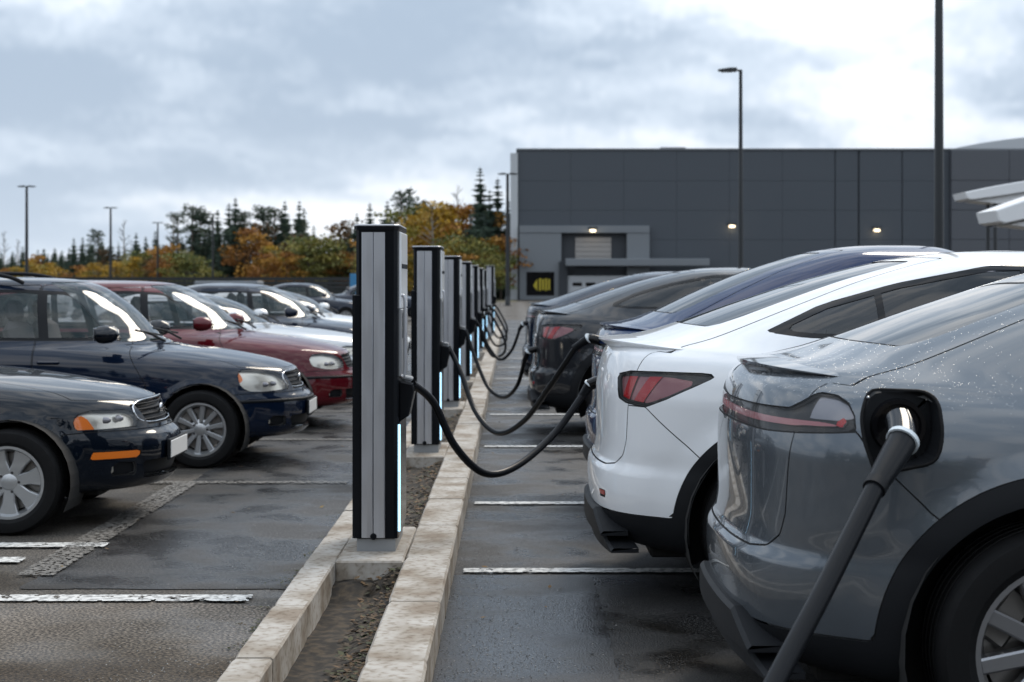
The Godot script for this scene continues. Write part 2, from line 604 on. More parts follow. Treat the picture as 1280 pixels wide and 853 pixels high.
func build_ground() -> void:
	var mb := MB.new()
	mb.quad(Vector3(-900, 0, 60), Vector3(900, 0, 60), Vector3(900, 0, -1500), Vector3(-900, 0, -1500), Vector3.UP)
	tag(obj("ground", mb, M.asphalt), "", "", "", "structure")
	sheet("car_park_surface", [[-9, 1.0], [-0.93, 1.0], [-0.93, 6.9], [-1.8, 7.05], [-9, 7.0]], 0.004, M.asphalt_coarse, 0.012)
	sheet("resurfaced_strip", [[-2.25, 7.3], [-0.93, 7.3], [-0.93, 40], [-2.25, 40]], 0.004, M.asphalt_smooth, 0.012)
	sheet("bay_surface", [[-0.28, 1.0], [3.4, 1.0], [3.4, 60], [-0.28, 60]], 0.004, M.asphalt_smooth)
	sheet("wet_patch", [[-0.28, 2.0], [0.36, 2.0], [0.385, 7.62], [-0.28, 7.62]], 0.008, M.asphalt_wet, 0.006)
	var bays := Node3D.new()
	bays.name = "bay_markings"
	add_child(bays)
	tag(bays, "", "", "", "structure")
	var k := 100
	for d in [7.73, 10.1, 13.6, 16.9, 20.1, 23.2, 26.3, 29.4, 32.5]:
		stripe(bays, -0.235, 2.6, d - 0.055, d + 0.055, 0.013, 0.05 if d > 8 else 0.12, k)
		k += 1
	for d in [7.05, 8.48, 11.15, 14.2, 17.3, 20.4]:
		stripe(bays, -6.5 if d < 12 else -4.5, -1.15 if d != 8.48 else -2.15, d - 0.07, d + 0.07, 0.013, 0.22 if d < 8 else 0.15 if d < 9 else 0.42, k, d > 9)
		k += 1
	stripe(bays, -2.36, -2.18, 7.6, 11.1, 0.013, 0.36, k, true)
	stripe(bays, -2.62, -2.45, 7.95, 8.1, 0.013, 0.2, k + 1)
	sheet("verge", [[-160, 118], [0.4, 118], [0.4, 420], [-160, 420]], 0.01, M.verge)

# ---------------------------------------------------------------- island with kerbs

func kerb_mesh(w: float, h: float, length: float, bev: float, seed_: int) -> ArrayMesh:
	# a cast kerb stone: chamfered, its edges a little chipped
	var r := RandomNumberGenerator.new()
	r.seed = seed_
	var mb := MB.new()
	var steps := 14
	var rings := []
	for s in steps + 1:
		var z := lerpf(-length / 2, length / 2, float(s) / steps)
		var end := 0.004 if s == 0 or s == steps else 0.0
		var c0 := bev * r.randf_range(0.85, 1.25) + end
		var c1 := bev * r.randf_range(0.85, 1.25) + end
		rings.append([Vector3(-w / 2 + end, -0.05, z), Vector3(-w / 2 + end, h - c0, z), Vector3(-w / 2 + c0, h - end, z), Vector3(w / 2 - c1, h - end, z), Vector3(w / 2 - end, h - c1, z), Vector3(w / 2 - end, -0.05, z)])
	for s in steps:
		for k in 5:
			var up: Vector3 = [Vector3.LEFT, Vector3(-1, 1, 0), Vector3.UP, Vector3(1, 1, 0), Vector3.RIGHT][k]
			mb.quad(rings[s][k], rings[s][k + 1], rings[s + 1][k + 1], rings[s + 1][k], up)
	for e in [0, steps]:
		var q: Array = rings[e]
		var m := Vector3(0, 0, -1 if e == 0 else 1)
		for k in 4: mb.tri(q[0], q[k + 1], q[k + 2 if k < 4 else 5] if k + 2 < 6 else q[5], m, m, m)
	return mb.mesh()

func build_island() -> void:
	var top := 0.15
	for side in 2:
		var wide: float = [0.135, 0.21][side]
		var cx: float = [-0.8625, -0.385][side]
		var long: float = [0.87, 1.0][side]
		var start: float = [1.0, 1.3][side]
		var kerb := Node3D.new()
		kerb.name = ["kerb_left", "kerb_right"][side]
		add_child(kerb)
		tag(kerb, "", "", "", "structure")
		var meshes := []
		for q in 4: meshes.append(kerb_mesh(wide, top, long - 0.008, [0.007, 0.009][side], 200 + side * 10 + q))
		var d := start
		var k := 0
		while d < 46.0:
			var o := obj("kerb_stone", meshes[(k * 7 + side) % 4], M.concrete, kerb)
			o.position = Vector3(cx + rng.randf_range(-0.003, 0.003), rng.randf_range(-0.004, 0.002), -(d + long / 2))
			o.rotation.y = rng.randf_range(-0.003, 0.003)
			d += long
			k += 1
	# the bed between the kerbs: bare and dark by the first post, then soil with dead leaves
	var nz := FastNoiseLite.new()
	nz.seed = 4
	nz.frequency = 2.3
	var bed := MB.new()
	var nd := 380
	var hgt := func(x: float, d: float) -> float:
		var damp := smoothstep(6.95, 7.15, d) * 0.05
		return 0.012 + damp + nz.get_noise_2d(x * 3.0, d) * 0.02 + smoothstep(-0.62, -0.5, x + nz.get_noise_2d(d, 5.0) * 0.06) * 0.045
	for j in nd:
		for i in 7:
			var q := []
			for e in [[0, 0], [1, 0], [1, 1], [0, 1]]:
				var x := lerpf(-0.80, -0.485, (i + e[0]) / 7.0)
				var d := lerpf(1.0, 45.0, pow(float(j + e[1]) / nd, 1.5))
				q.append(Vector3(x, hgt.call(x, d), -d))
			bed.quad(q[0], q[1], q[2], q[3], Vector3.UP)
	tag(obj("planting_bed", bed, M.soil), "", "", "", "structure")
	# leaves and moss lying in the bed and along the foot of the left kerb
	var mm := MB.new()
	mm.tinted = true
	var r := RandomNumberGenerator.new()
	r.seed = 77
	for k in 5200:
		var d := 4.6 + pow(r.randf(), 1.6) * 22.0
		var x := -0.5 - absf(r.randfn(0.0, 0.10)) if r.randf() < 0.75 else r.randf_range(-0.78, -0.5)
		if x < -0.79 or (d < 7.1 and x < -0.66): continue
		var p := Vector3(x, hgt.call(x, d) + r.randf_range(0.002, 0.016), -d)
		leaf(mm, p, r.randf_range(0.006, 0.022), r, [Color(0.075, 0.045, 0.02), Color(0.11, 0.062, 0.025), Color(0.045, 0.03, 0.017), Color(0.04, 0.042, 0.016)][r.randi() % 4])
	for k in 5200:
		var d := 5.0 + pow(r.randf(), 1.3) * 9.0
		var patchy := nz.get_noise_2d(d * 1.1, 44.0)
		if patchy < -0.05: continue
		var x := -0.94 - absf(r.randfn(0.0, 0.035 + 0.10 * maxf(patchy, 0.0)))
		leaf(mm, Vector3(x, 0.006 + r.randf() * 0.012, -d), r.randf_range(0.004, 0.012), r, [Color(0.035, 0.045, 0.012), Color(0.05, 0.05, 0.016), Color(0.06, 0.042, 0.02)][r.randi() % 3])
	var lv := obj("leaf_litter", mm, M.leaf_litter)
	tag(lv, "brown dead leaves and moss lying between the concrete kerbs", "leaves", "", "stuff")

func leaf(mb: MB, p: Vector3, size: float, r: RandomNumberGenerator, c: Color) -> void:
	var a := r.randf() * TAU
	var u := Vector3(cos(a), r.randf_range(-0.35, 0.35), sin(a)) * size
	var w := Vector3(-sin(a), r.randf_range(-0.35, 0.35), cos(a)) * size * 0.55
	var m := u.cross(w).normalized()
	if m.y < 0: m = -m
	mb.tint = c * r.randf_range(0.7, 1.25)
	mb.tri(p - u, p + w, p + u, m, m, m)
	mb.tri(p - u, p + u, p - w, m, m, m)

# ---------------------------------------------------------------- warehouse, lamps, canopies

func at_px(px: float, py: float, d: float) -> Vector3:
	# a point at depth d from where it is seen: only used once, to survey where things stand
	return Vector3((px - 640.0) * d / LENS, EYE - (py - 354.0) * d / LENS, -d)

func build_background() -> void:
	var d := 133.0
	var b := thing("warehouse", Vector3(0.5, 0, -d), "large dark grey warehouse clad in panels with a paler loading bay", "building")
	var mb := MB.new()
	mb.box(Vector3(47, 6.2, -20.2), Vector3(94, 12.4, 40), 0.0)
	obj("walls", mb, M.joint, b)
	# cladding panels with open joints
	var cols := [0.0, 4.4, 8.8, 13.2, 17.6, 22.0, 26.35, 28.35, 32.0, 35.9]
	var rows_y := [0.0, 2.5, 5.0, 7.45, 9.9, 12.45]
	for i in cols.size() - 1:
		for j in rows_y.size() - 1:
			var pm := MB.new()
			var gx := 0.16 if i >= 6 and i <= 7 else 0.014
			pm.box(Vector3((cols[i] + cols[i + 1]) / 2, (rows_y[j] + rows_y[j + 1]) / 2, -0.12), Vector3(cols[i + 1] - cols[i] - gx, rows_y[j + 1] - rows_y[j] - 0.016, 0.12), 0.004)
			obj("panel", pm, M.cladding_dark, b)
	for i in 12:
		for j in rows_y.size() - 1:
			var pm := MB.new()
			pm.box(Vector3(38.3 + i * 4.8, (rows_y[j] + rows_y[j + 1]) / 2, 0.2), Vector3(4.77, rows_y[j + 1] - rows_y[j] - 0.03, 0.7), 0.01)
			obj("panel", pm, M.cladding_mid, b)
	mb = MB.new()
	mb.box(Vector3(47, 12.53, -20.2), Vector3(94.3, 0.14, 40.5), 0.02)
	obj("parapet", mb, M.cladding_light, b)
	mb = MB.new()
	mb.box(Vector3(-0.33, 6.1, -1.0), Vector3(0.62, 12.2, 2.4), 0.02)
	obj("corner_pillar", mb, M.cladding_pale, b)
	mb = MB.new()
	mb.box(Vector3(13.4, 12.85, -6), Vector3(2.2, 0.55, 2), 0.05)
	obj("roof_unit", mb, M.cladding_mid, b)
	# pale loading bay: frame round a recess with a roller door
	var bay := Node3D.new()
	bay.name = "loading_bay"
	b.add_child(bay)
	for a in [[0.1, 3.6, 0.0, 5.55, 0.0], [9.0, 10.9, 0.0, 5.55, 0.0], [0.1, 10.9, 5.55, 6.15, 0.06]]:
		mb = MB.new()
		mb.box(Vector3((a[0] + a[1]) / 2, (a[2] + a[3]) / 2, 0.25 + a[4]), Vector3(a[1] - a[0] - 0.02, a[3] - a[2] - 0.01, 0.7), 0.02)
		obj("frame", mb, M.cladding_light, bay)
	mb = MB.new()
	mb.box(Vector3(6.3, 2.75, 0.0), Vector3(5.3, 5.4, 0.1), 0.0)
	obj("recess", mb, M.joint, bay)
	for i in 6:
		mb = MB.new()
		mb.box(Vector3(6.25, 3.0 + i * 0.4, 0.10), Vector3(3.0, 0.38, 0.08), 0.02)
		obj("door_slat", mb, M.door_beige, bay)
	mb = MB.new()
	mb.box(Vector3(6.7, 1.0, 0.55), Vector3(5.2, 2.0, 0.2), 0.02)
	obj("lower_door", mb, M.cladding_pale, bay)
	for i in 3:
		mb = MB.new()
		mb.box(Vector3(4.9 + i * 1.1, 1.3, 0.66), Vector3(0.8, 0.3, 0.04), 0.01)
		obj("door_pane", mb, M.gloss_black, bay)
	mb = MB.new()
	mb.box(Vector3(9.8, 3.1, 1.3), Vector3(11.8, 0.6, 1.4), 0.04)
	obj("awning", mb, M.cladding_light, bay)
	mb = MB.new()
	mb.box(Vector3(3.75, 1.6, 0.75), Vector3(0.7, 3.2, 0.5), 0.03)
	obj("dock_post", mb, M.joint, bay)
	mb = MB.new()
	mb.box(Vector3(1.85, 1.35, 0.6), Vector3(2.3, 1.95, 0.06), 0.0)
	var win := obj("window", mb, M.gloss_black, bay)
	mb = MB.new()
	mb.prism(PackedVector2Array([Vector2(1.25, 1.2), Vector2(1.6, 0.75), Vector2(1.6, 1.75)]), 0.635, 0.66)
	for i in 4:
		mb.box(Vector3(1.82 + i * 0.25, 1.28, 0.645), Vector3(0.16, 1.0 - 0.1 * (i % 2), 0.03))
	obj("yellow_mark", mb, M.yellow, win)
	for e in [[741.0, 287.0], [915.0, 281.5], [1096.0, 286.5]]:
		var p := at_px(e[0], e[1], d - 0.62 if e[0] < 800 else d + 0.02)
		var lamp := thing("wall_lamp", p, "small lit wall lamp %s" % ["above the loading bay of the grey warehouse", "on the plain grey warehouse wall beside a lamp post", "on the grey warehouse wall right of two dark joints"][[741.0, 915.0, 1096.0].find(e[0])], "lamp", "wall lamps of the warehouse")
		mb = MB.new()
		mb.box(Vector3(0, 0.1, 0.08), Vector3(0.7, 0.22, 0.3), 0.04)
		obj("hood", mb, M.pole_dark, lamp)
		mb = MB.new()
		mb.box(Vector3(0, -0.10, 0.1), Vector3(0.52, 0.22, 0.26), 0.05)
		obj("lamp_glass", mb, M.lamp_glow, lamp)
		var ol := OmniLight3D.new()
		ol.name = "lamp_light"
		ol.light_color = Color(1.0, 0.9, 0.74)
		ol.light_energy = 0.2
		ol.omni_range = 30.0
		ol.omni_attenuation = 2.0
		ol.light_size = 0.15
		ol.shadow_enabled = true
		ol.position = Vector3(0, -0.15, 0.4)
		lamp.add_child(ol)
	# a pale barrel-roofed hall far behind
	var hall := thing("arched_hall", Vector3(47, 0, -190), "pale barrel-roofed hall rising behind the grey warehouse", "building")
	mb = MB.new()
	for k in 24:
		var a0 := PI * k / 24.0
		var a1 := PI * (k + 1) / 24.0
		var p0 := Vector3(30 - cos(a0) * 30, 14.5 + sin(a0) * 5.0, 0)
		var p1 := Vector3(30 - cos(a1) * 30, 14.5 + sin(a1) * 5.0, 0)
		mb.quad(p0, p1, p1 + Vector3(0, 0, -40), p0 + Vector3(0, 0, -40), Vector3(0, 1, 0) if k > 3 and k < 20 else Vector3(signf(k - 12.0), 0.3, 0))
		mb.quad(p0, p1, Vector3(p1.x, 14.5, 0), Vector3(p0.x, 14.5, 0), Vector3.BACK)
	obj("roof", mb, M.cladding_pale, hall)
	mb = MB.new()
	mb.box(Vector3(30, 7.2, -20), Vector3(59.5, 14.4, 39.5))
	obj("walls", mb, M.cladding_pale, hall)
	# two white canopies at the right edge
	canopy(Vector3(17.0, 0, -60), 4.55, 9.0, 0.26, "white wedge-shaped canopy roof on posts in front of the warehouse", 0.20)
	canopy(Vector3(12.1, 0, -40), 2.92, 6.0, 0.30, "white upswept canopy roof with a blunt end near the tall lamp post", 0.34)
	# street lamps
	lamp_post(Vector3(534.0 * 27.0 / LENS, 0, -27.0), 8.2, 0.075, 1, "tall dark lamp post rising behind the electric cars out of view")
	lamp_post(Vector3(286.0 * 44.0 / LENS, 0, -44.0), 7.27, 0.062, 1, "slim dark lamp post with one arm before the warehouse wall")
	lamp_post(Vector3(-607.0 * 109.0 / LENS, 0, -109.0), 8.0, 0.11, 2, "twin-headed lamp post standing apart from the wood in open sky")
	lamp_post(Vector3(-502.0 * 140.0 / LENS, 0, -140.0), 8.0, 0.11, 2, "twin-headed lamp post beside the lowest conifers")
	lamp_post(Vector3(-443.0 * 172.0 / LENS, 0, -172.0), 7.9, 0.11, 2, "small twin-headed lamp post among the conifers")
	lamp_post(Vector3(-374.0 * 150.0 / LENS, 0, -150.0), 7.9, 0.10, 2, "twin-headed lamp post in front of the tall conifers")
	lamp_post(Vector3(-5.5 * 98.0 / LENS, 0, -98.0), 8.1, 0.12, 2, "dark twin-headed lamp post beside the warehouse corner")
	# dark fence, banner and blue board behind the left rows
	var f := thing("slat_fence", Vector3(-32, 0, -88), "long dark slatted fence behind the rows of older cars", "fence")
	for i in 25:
		mb = MB.new()
		mb.box(Vector3(i * 1.0, 0.85, 0), Vector3(0.09, 1.7, 0.09), 0.01)
		obj("post", mb, M.fence_dark, f)
	for i in 7:
		mb = MB.new()
		mb.box(Vector3(12, 0.25 + i * 0.23, 0.06), Vector3(24, 0.19, 0.025))
		obj("slat", mb, M.fence_dark, f)
	var bn := thing("trailer", Vector3(-15.2, 0, -86), "pale grey flat trailer body parked by the dark fence", "trailer")
	mb = MB.new()
	mb.box(Vector3(0, 1.2, 0), Vector3(3.4, 0.62, 2.0), 0.06)
	obj("box_body", mb, M.cladding_light, bn)
	mb = MB.new()
	mb.box(Vector3(0, 0.78, 0), Vector3(4.6, 0.25, 1.8), 0.02)
	for x in [-1.2, 1.2]:
		mb.lathe([Vector2(0.0, 0.12), Vector2(0.2, 0.12), Vector2(0.36, 0.1), Vector2(0.38, 0.0), Vector2(0.36, -0.1), Vector2(0.0, -0.12)], 20, Transform3D(Basis(Vector3.RIGHT, PI / 2), Vector3(x, 0.38, 0.95)))
		mb.box(Vector3(x, 0.52, 0.6), Vector3(0.2, 0.4, 0.7), 0.02)
	obj("running_gear", mb, M.fence_dark, bn)
	var bl := thing("information_board", Vector3(-8.1, 0, -82), "narrow blue upright board behind the older cars", "sign")
	mb = MB.new()
	mb.box(Vector3(0, 1.0, 0), Vector3(0.42, 1.75, 0.1), 0.02)
	obj("board", mb, M.blue_board, bl)
	mb = MB.new()
	mb.box(Vector3(0, 0.06, 0), Vector3(0.5, 0.12, 0.2), 0.02)
	obj("foot", mb, M.fence_dark, bl)
	var pb := thing("bollard", Vector3(-24.2, 0, -80), "white square bollard in front of the dark fence", "bollard")
	mb = MB.new()
	mb.box(Vector3(0, 0.8, 0), Vector3(0.42, 1.6, 0.42), 0.04)
	obj("shaft", mb, M.canopy_white, pb)
	mb = MB.new()
	mb.box(Vector3(0, 1.66, 0), Vector3(0.52, 0.1, 0.52), 0.03)
	obj("cap", mb, M.cladding_light, pb)
	# distant ridge with woods
	var hz := FastNoiseLite.new()
	hz.seed = 9
	hz.frequency = 0.006
	mb = MB.new()
	for i in 80:
		var x0 := lerpf(-700, 500, i / 80.0)
		var x1 := lerpf(-700, 500, (i + 1) / 80.0)
		for j in 6:
			var q := []
			for e in [[x0, j], [x1, j], [x1, j + 1], [x0, j + 1]]:
				var f2: float = e[1] / 6.0
				var hh := (9.0 + hz.get_noise_1d(e[0]) * 6.0) * sin(f2 * PI * 0.5) * smoothstep(-330.0, -190.0, e[0])
				q.append(Vector3(e[0], hh, -520 - f2 * 160))
			mb.quad(q[0], q[1], q[2], q[3], Vector3.UP)
	tag(obj("hills", mb, M.verge), "", "", "", "structure")

func canopy(at: Vector3, y: float, long: float, thick: float, label: String, rise: float) -> void:
	var c := thing("canopy", at, label, "canopy", "canopies beside the warehouse")
	var mb := MB.new()
	var end := Vector2(0.0, 0.0)
	var prof := PackedVector2Array([Vector2(0, y + thick), Vector2(0.08, y + 0.02), Vector2(0.25, y - 0.03), Vector2(1.3, y + rise * 0.55), Vector2(long, y + rise * long * 0.75), Vector2(long, y + rise * long * 0.75 + 0.5), Vector2(1.2, y + thick + rise * 1.25)])
	mb.prism(prof, -1.7, 0.0, Transform3D(), 0.03)
	obj("roof", mb, M.canopy_white, c)
	mb = MB.new()
	mb.prism(PackedVector2Array([Vector2(0.4, y - 0.05), Vector2(1.35, y + rise * 0.5), Vector2(long, y + rise * long * 0.7), Vector2(long, y + rise * long * 0.45), Vector2(1.35, y - 0.16)]), -1.55, -0.2)
	obj("soffit", mb, M.canopy_white, c)
	for z in [-0.4, -1.3]:
		mb = MB.new()
		mb.tube([Vector3(1.25, 0, z), Vector3(1.25, y + 0.1, z)], 0.07, 10)
		mb.tube([Vector3(1.25, y - 1.0, z), Vector3(long * 0.5, y + rise * long * 0.3, z)], 0.05, 8)
		obj("post", mb, M.pole_dark, c)

func lamp_post(at: Vector3, h: float, r: float, heads: int, label: String) -> void:
	var p := thing("lamp_post", at, label, "lamp post", "lamp posts round the car park")
	var mb := MB.new()
	mb.tube([Vector3(0, 0, 0), Vector3(0, h * 0.5, 0), Vector3(0, h, 0)], [r * 1.15, r, r * 0.75], 14)
	obj("pole", mb, M.pole_dark, p)
	mb = MB.new()
	mb.lathe([Vector2(r * 2.4, 0.0), Vector2(r * 2.4, 0.03), Vector2(r * 1.3, 0.05), Vector2(r * 1.3, 0.5), Vector2(r * 1.1, 0.55)], 14)
	obj("base", mb, M.pole_dark, p)
	for s in ([-1.0, 1.0] if heads == 2 else [-1.0]):
		mb = MB.new()
		mb.tube([Vector3(0, h - 0.03, 0), Vector3(s * 0.16, h, 0)], 0.03, 8)
		mb.prism(PackedVector2Array([Vector2(s * 0.12, h - 0.05), Vector2(s * 0.60, h - 0.035), Vector2(s * 0.62, h + 0.0), Vector2(s * 0.30, h + 0.045), Vector2(s * 0.12, h + 0.045)]), -0.14, 0.14)
		var head := obj("lamp_head", mb, M.pole_dark, p)
		mb = MB.new()
		mb.box(Vector3(s * 0.38, h - 0.055, 0), Vector3(0.3, 0.02, 0.2), 0.004)
		obj("lens", mb, M.charger_grey, head)

# ---------------------------------------------------------------- trees

func tree_leafy(r: RandomNumberGenerator, tall: float, wide: float, cols: Array, dense: int) -> Array:
	var wood := MB.new()
	wood.tube([Vector3.ZERO, Vector3(0.05, tall * 0.3, 0), Vector3(-0.05, tall * 0.6, 0.05), Vector3(0.05, tall * 0.92, 0)], [0.16, 0.12, 0.07, 0.02], 7)
	var crown := MB.new()
	crown.tinted = true
	var blobs := []
	for k in 20:
		var y := tall * lerpf(0.24, 0.93, (k + r.randf() * 0.8) / 20.0)
		var f := (y / tall - 0.2) / 0.8
		var span := wide * pow(maxf(sin(PI * pow(f, 0.75)), 0.0), 0.7) * 0.62
		var a := r.randf() * TAU
		var c := Vector3(cos(a) * span * r.randf_range(0.2, 1.0), y, sin(a) * span * r.randf_range(0.2, 1.0))
		blobs.append([c, Vector3(wide * 0.34, tall * 0.085, wide * 0.34) * r.randf_range(0.65, 1.2), cols[r.randi() % cols.size()]])
		wood.tube([Vector3(0, y - tall * 0.12, 0), c * Vector3(0.6, 1, 0.6) + Vector3(0, -tall * 0.03, 0), c], [0.045, 0.03, 0.01], 5, false)
	for b in blobs:
		for k in dense:
			var dir := Vector3(r.randfn(), r.randfn(), r.randfn()).normalized()
			var p: Vector3 = b[0] + dir * b[1] * pow(r.randf(), 0.45)
			var size := r.randf_range(0.10, 0.24)
			var u := Vector3(r.randfn(), r.randfn(), r.randfn()).normalized()
			var w := u.cross(Vector3(r.randfn(), r.randfn(), r.randfn())).normalized()
			var m: Vector3 = (u.cross(w) + dir * 0.8).normalized()
			crown.tint = b[2] * r.randf_range(0.65, 1.3)
			crown.tri(p - u * size, p + w * size * 0.7, p + u * size, m, m, m)
			crown.tri(p - u * size, p + u * size, p - w * size * 0.7, m, m, m)
	return [wood, crown]

func tree_spruce(r: RandomNumberGenerator, tall: float, wide: float, cols: Array) -> Array:
	var wood := MB.new()
	wood.tube([Vector3.ZERO, Vector3(0, tall * 0.5, 0), Vector3(0, tall * 0.99, 0)], [0.18, 0.10, 0.015], 7)
	var crown := MB.new()
	crown.tinted = true
	var layers := int(tall * 3.4)
	for j in layers:
		var f := (j + r.randf()) / layers
		var y := lerpf(tall * 0.06, tall * 0.99, f)
		var reach := wide * 0.5 * pow(1.0 - f, 0.85) * r.randf_range(0.65, 1.15) + 0.10
		var count := 5 + int(6 * (1.0 - f))
		for k in count:
			var a := TAU * (k + r.randf()) / count
			var dir := Vector3(cos(a), -0.22 - 0.25 * (1.0 - f), sin(a)).normalized()
			var len := reach * r.randf_range(0.7, 1.15)
			var c: Color = cols[r.randi() % cols.size()]
			var side := dir.cross(Vector3.UP).normalized()
			for q in 6:
				var g := (q + 0.4) / 6.0
				var p := Vector3(0, y, 0) + dir * len * g + Vector3(0, 0.12 * len * g * g, 0)
				var sz := maxf(0.10, len * 0.42 * (1.15 - g)) * r.randf_range(0.7, 1.2)
				for s in [-1.0, 1.0]:
					var tip: Vector3 = p + (side * s + dir * 0.9).normalized() * sz + Vector3(0, -sz * r.randf_range(0.3, 0.9), 0)
					var m: Vector3 = (Vector3.UP * 0.6 + dir * 0.8 + side * s * 0.3).normalized()
					crown.tint = c * r.randf_range(0.6, 1.3)
					crown.tri(p - dir * sz * 0.45, p + dir * sz * 0.5 + Vector3(0, sz * 0.08, 0), tip, m, m, m)
					var hang: Vector3 = p + side * s * sz * r.randf_range(0.1, 0.6) + Vector3(0, -sz * r.randf_range(0.9, 1.5), 0)
					crown.tri(p - side * s * sz * 0.5, p + side * s * sz * 0.5 + dir * sz * 0.2, hang, m, m, m)
	return [wood, crown]

func tree_pine(r: RandomNumberGenerator, tall: float, wide: float, cols: Array) -> Array:
	var wood := MB.new()
	wood.tube([Vector3.ZERO, Vector3(0.1, tall * 0.5, 0), Vector3(0, tall * 0.96, 0.1)], [0.17, 0.12, 0.04], 7)
	var crown := MB.new()
	crown.tinted = true
	for k in 15:
		var f := r.randf_range(0.0, 1.0)
		var y := tall * lerpf(0.52, 0.98, f)
		var a := r.randf() * TAU
		var span := wide * 0.5 * (1.1 - f * 0.75) * r.randf_range(0.3, 1.0)
		var c := Vector3(cos(a) * span, y, sin(a) * span)
		wood.tube([Vector3(0, y - 0.4, 0), c], [0.05, 0.015], 5, false)
		var col: Color = cols[r.randi() % cols.size()]
		for q in 70:
			var dir := Vector3(r.randfn(), r.randfn() * 0.6, r.randfn()).normalized()
			var p := c + dir * Vector3(wide * 0.24, tall * 0.05, wide * 0.24) * pow(r.randf(), 0.5)
			var size := r.randf_range(0.14, 0.30)
			var u := Vector3(r.randfn(), r.randfn() * 0.5, r.randfn()).normalized()
			var w := u.cross(Vector3(r.randfn(), r.randfn(), r.randfn())).normalized()
			var m := (u.cross(w) + dir * 0.8 + Vector3.UP * 0.3).normalized()
			crown.tint = col * r.randf_range(0.6, 1.3)
			crown.tri(p - u * size, p + w * size * 0.5, p + u * size, m, m, m)
	return [wood, crown]

func tree_bare(r: RandomNumberGenerator, tall: float) -> Array:
	var wood := MB.new()
	wood.tube([Vector3.ZERO, Vector3(0.06, tall * 0.5, 0), Vector3(0, tall, 0.05)], [0.13, 0.08, 0.015], 6)
	var twigs := MB.new()
	for k in 26:
		var f := lerpf(0.35, 0.97, k / 26.0)
		var a := r.randf() * TAU
		var len := tall * 0.26 * (1.15 - f)
		var p := Vector3(0, tall * f, 0)
		var q := p + Vector3(cos(a), r.randf_range(0.5, 1.1), sin(a)).normalized() * len
		twigs.tube([p, p.lerp(q, 0.5) + Vector3(0, -0.05, 0), q], [0.03, 0.022, 0.008], 4, false)
		for s in 5:
			var g := p.lerp(q, r.randf_range(0.3, 1.0))
			twigs.tube([g, g + Vector3(r.randfn(), absf(r.randfn()) + 0.4, r.randfn()).normalized() * len * 0.38], [0.014, 0.005], 3, false)
	return [wood, twigs]

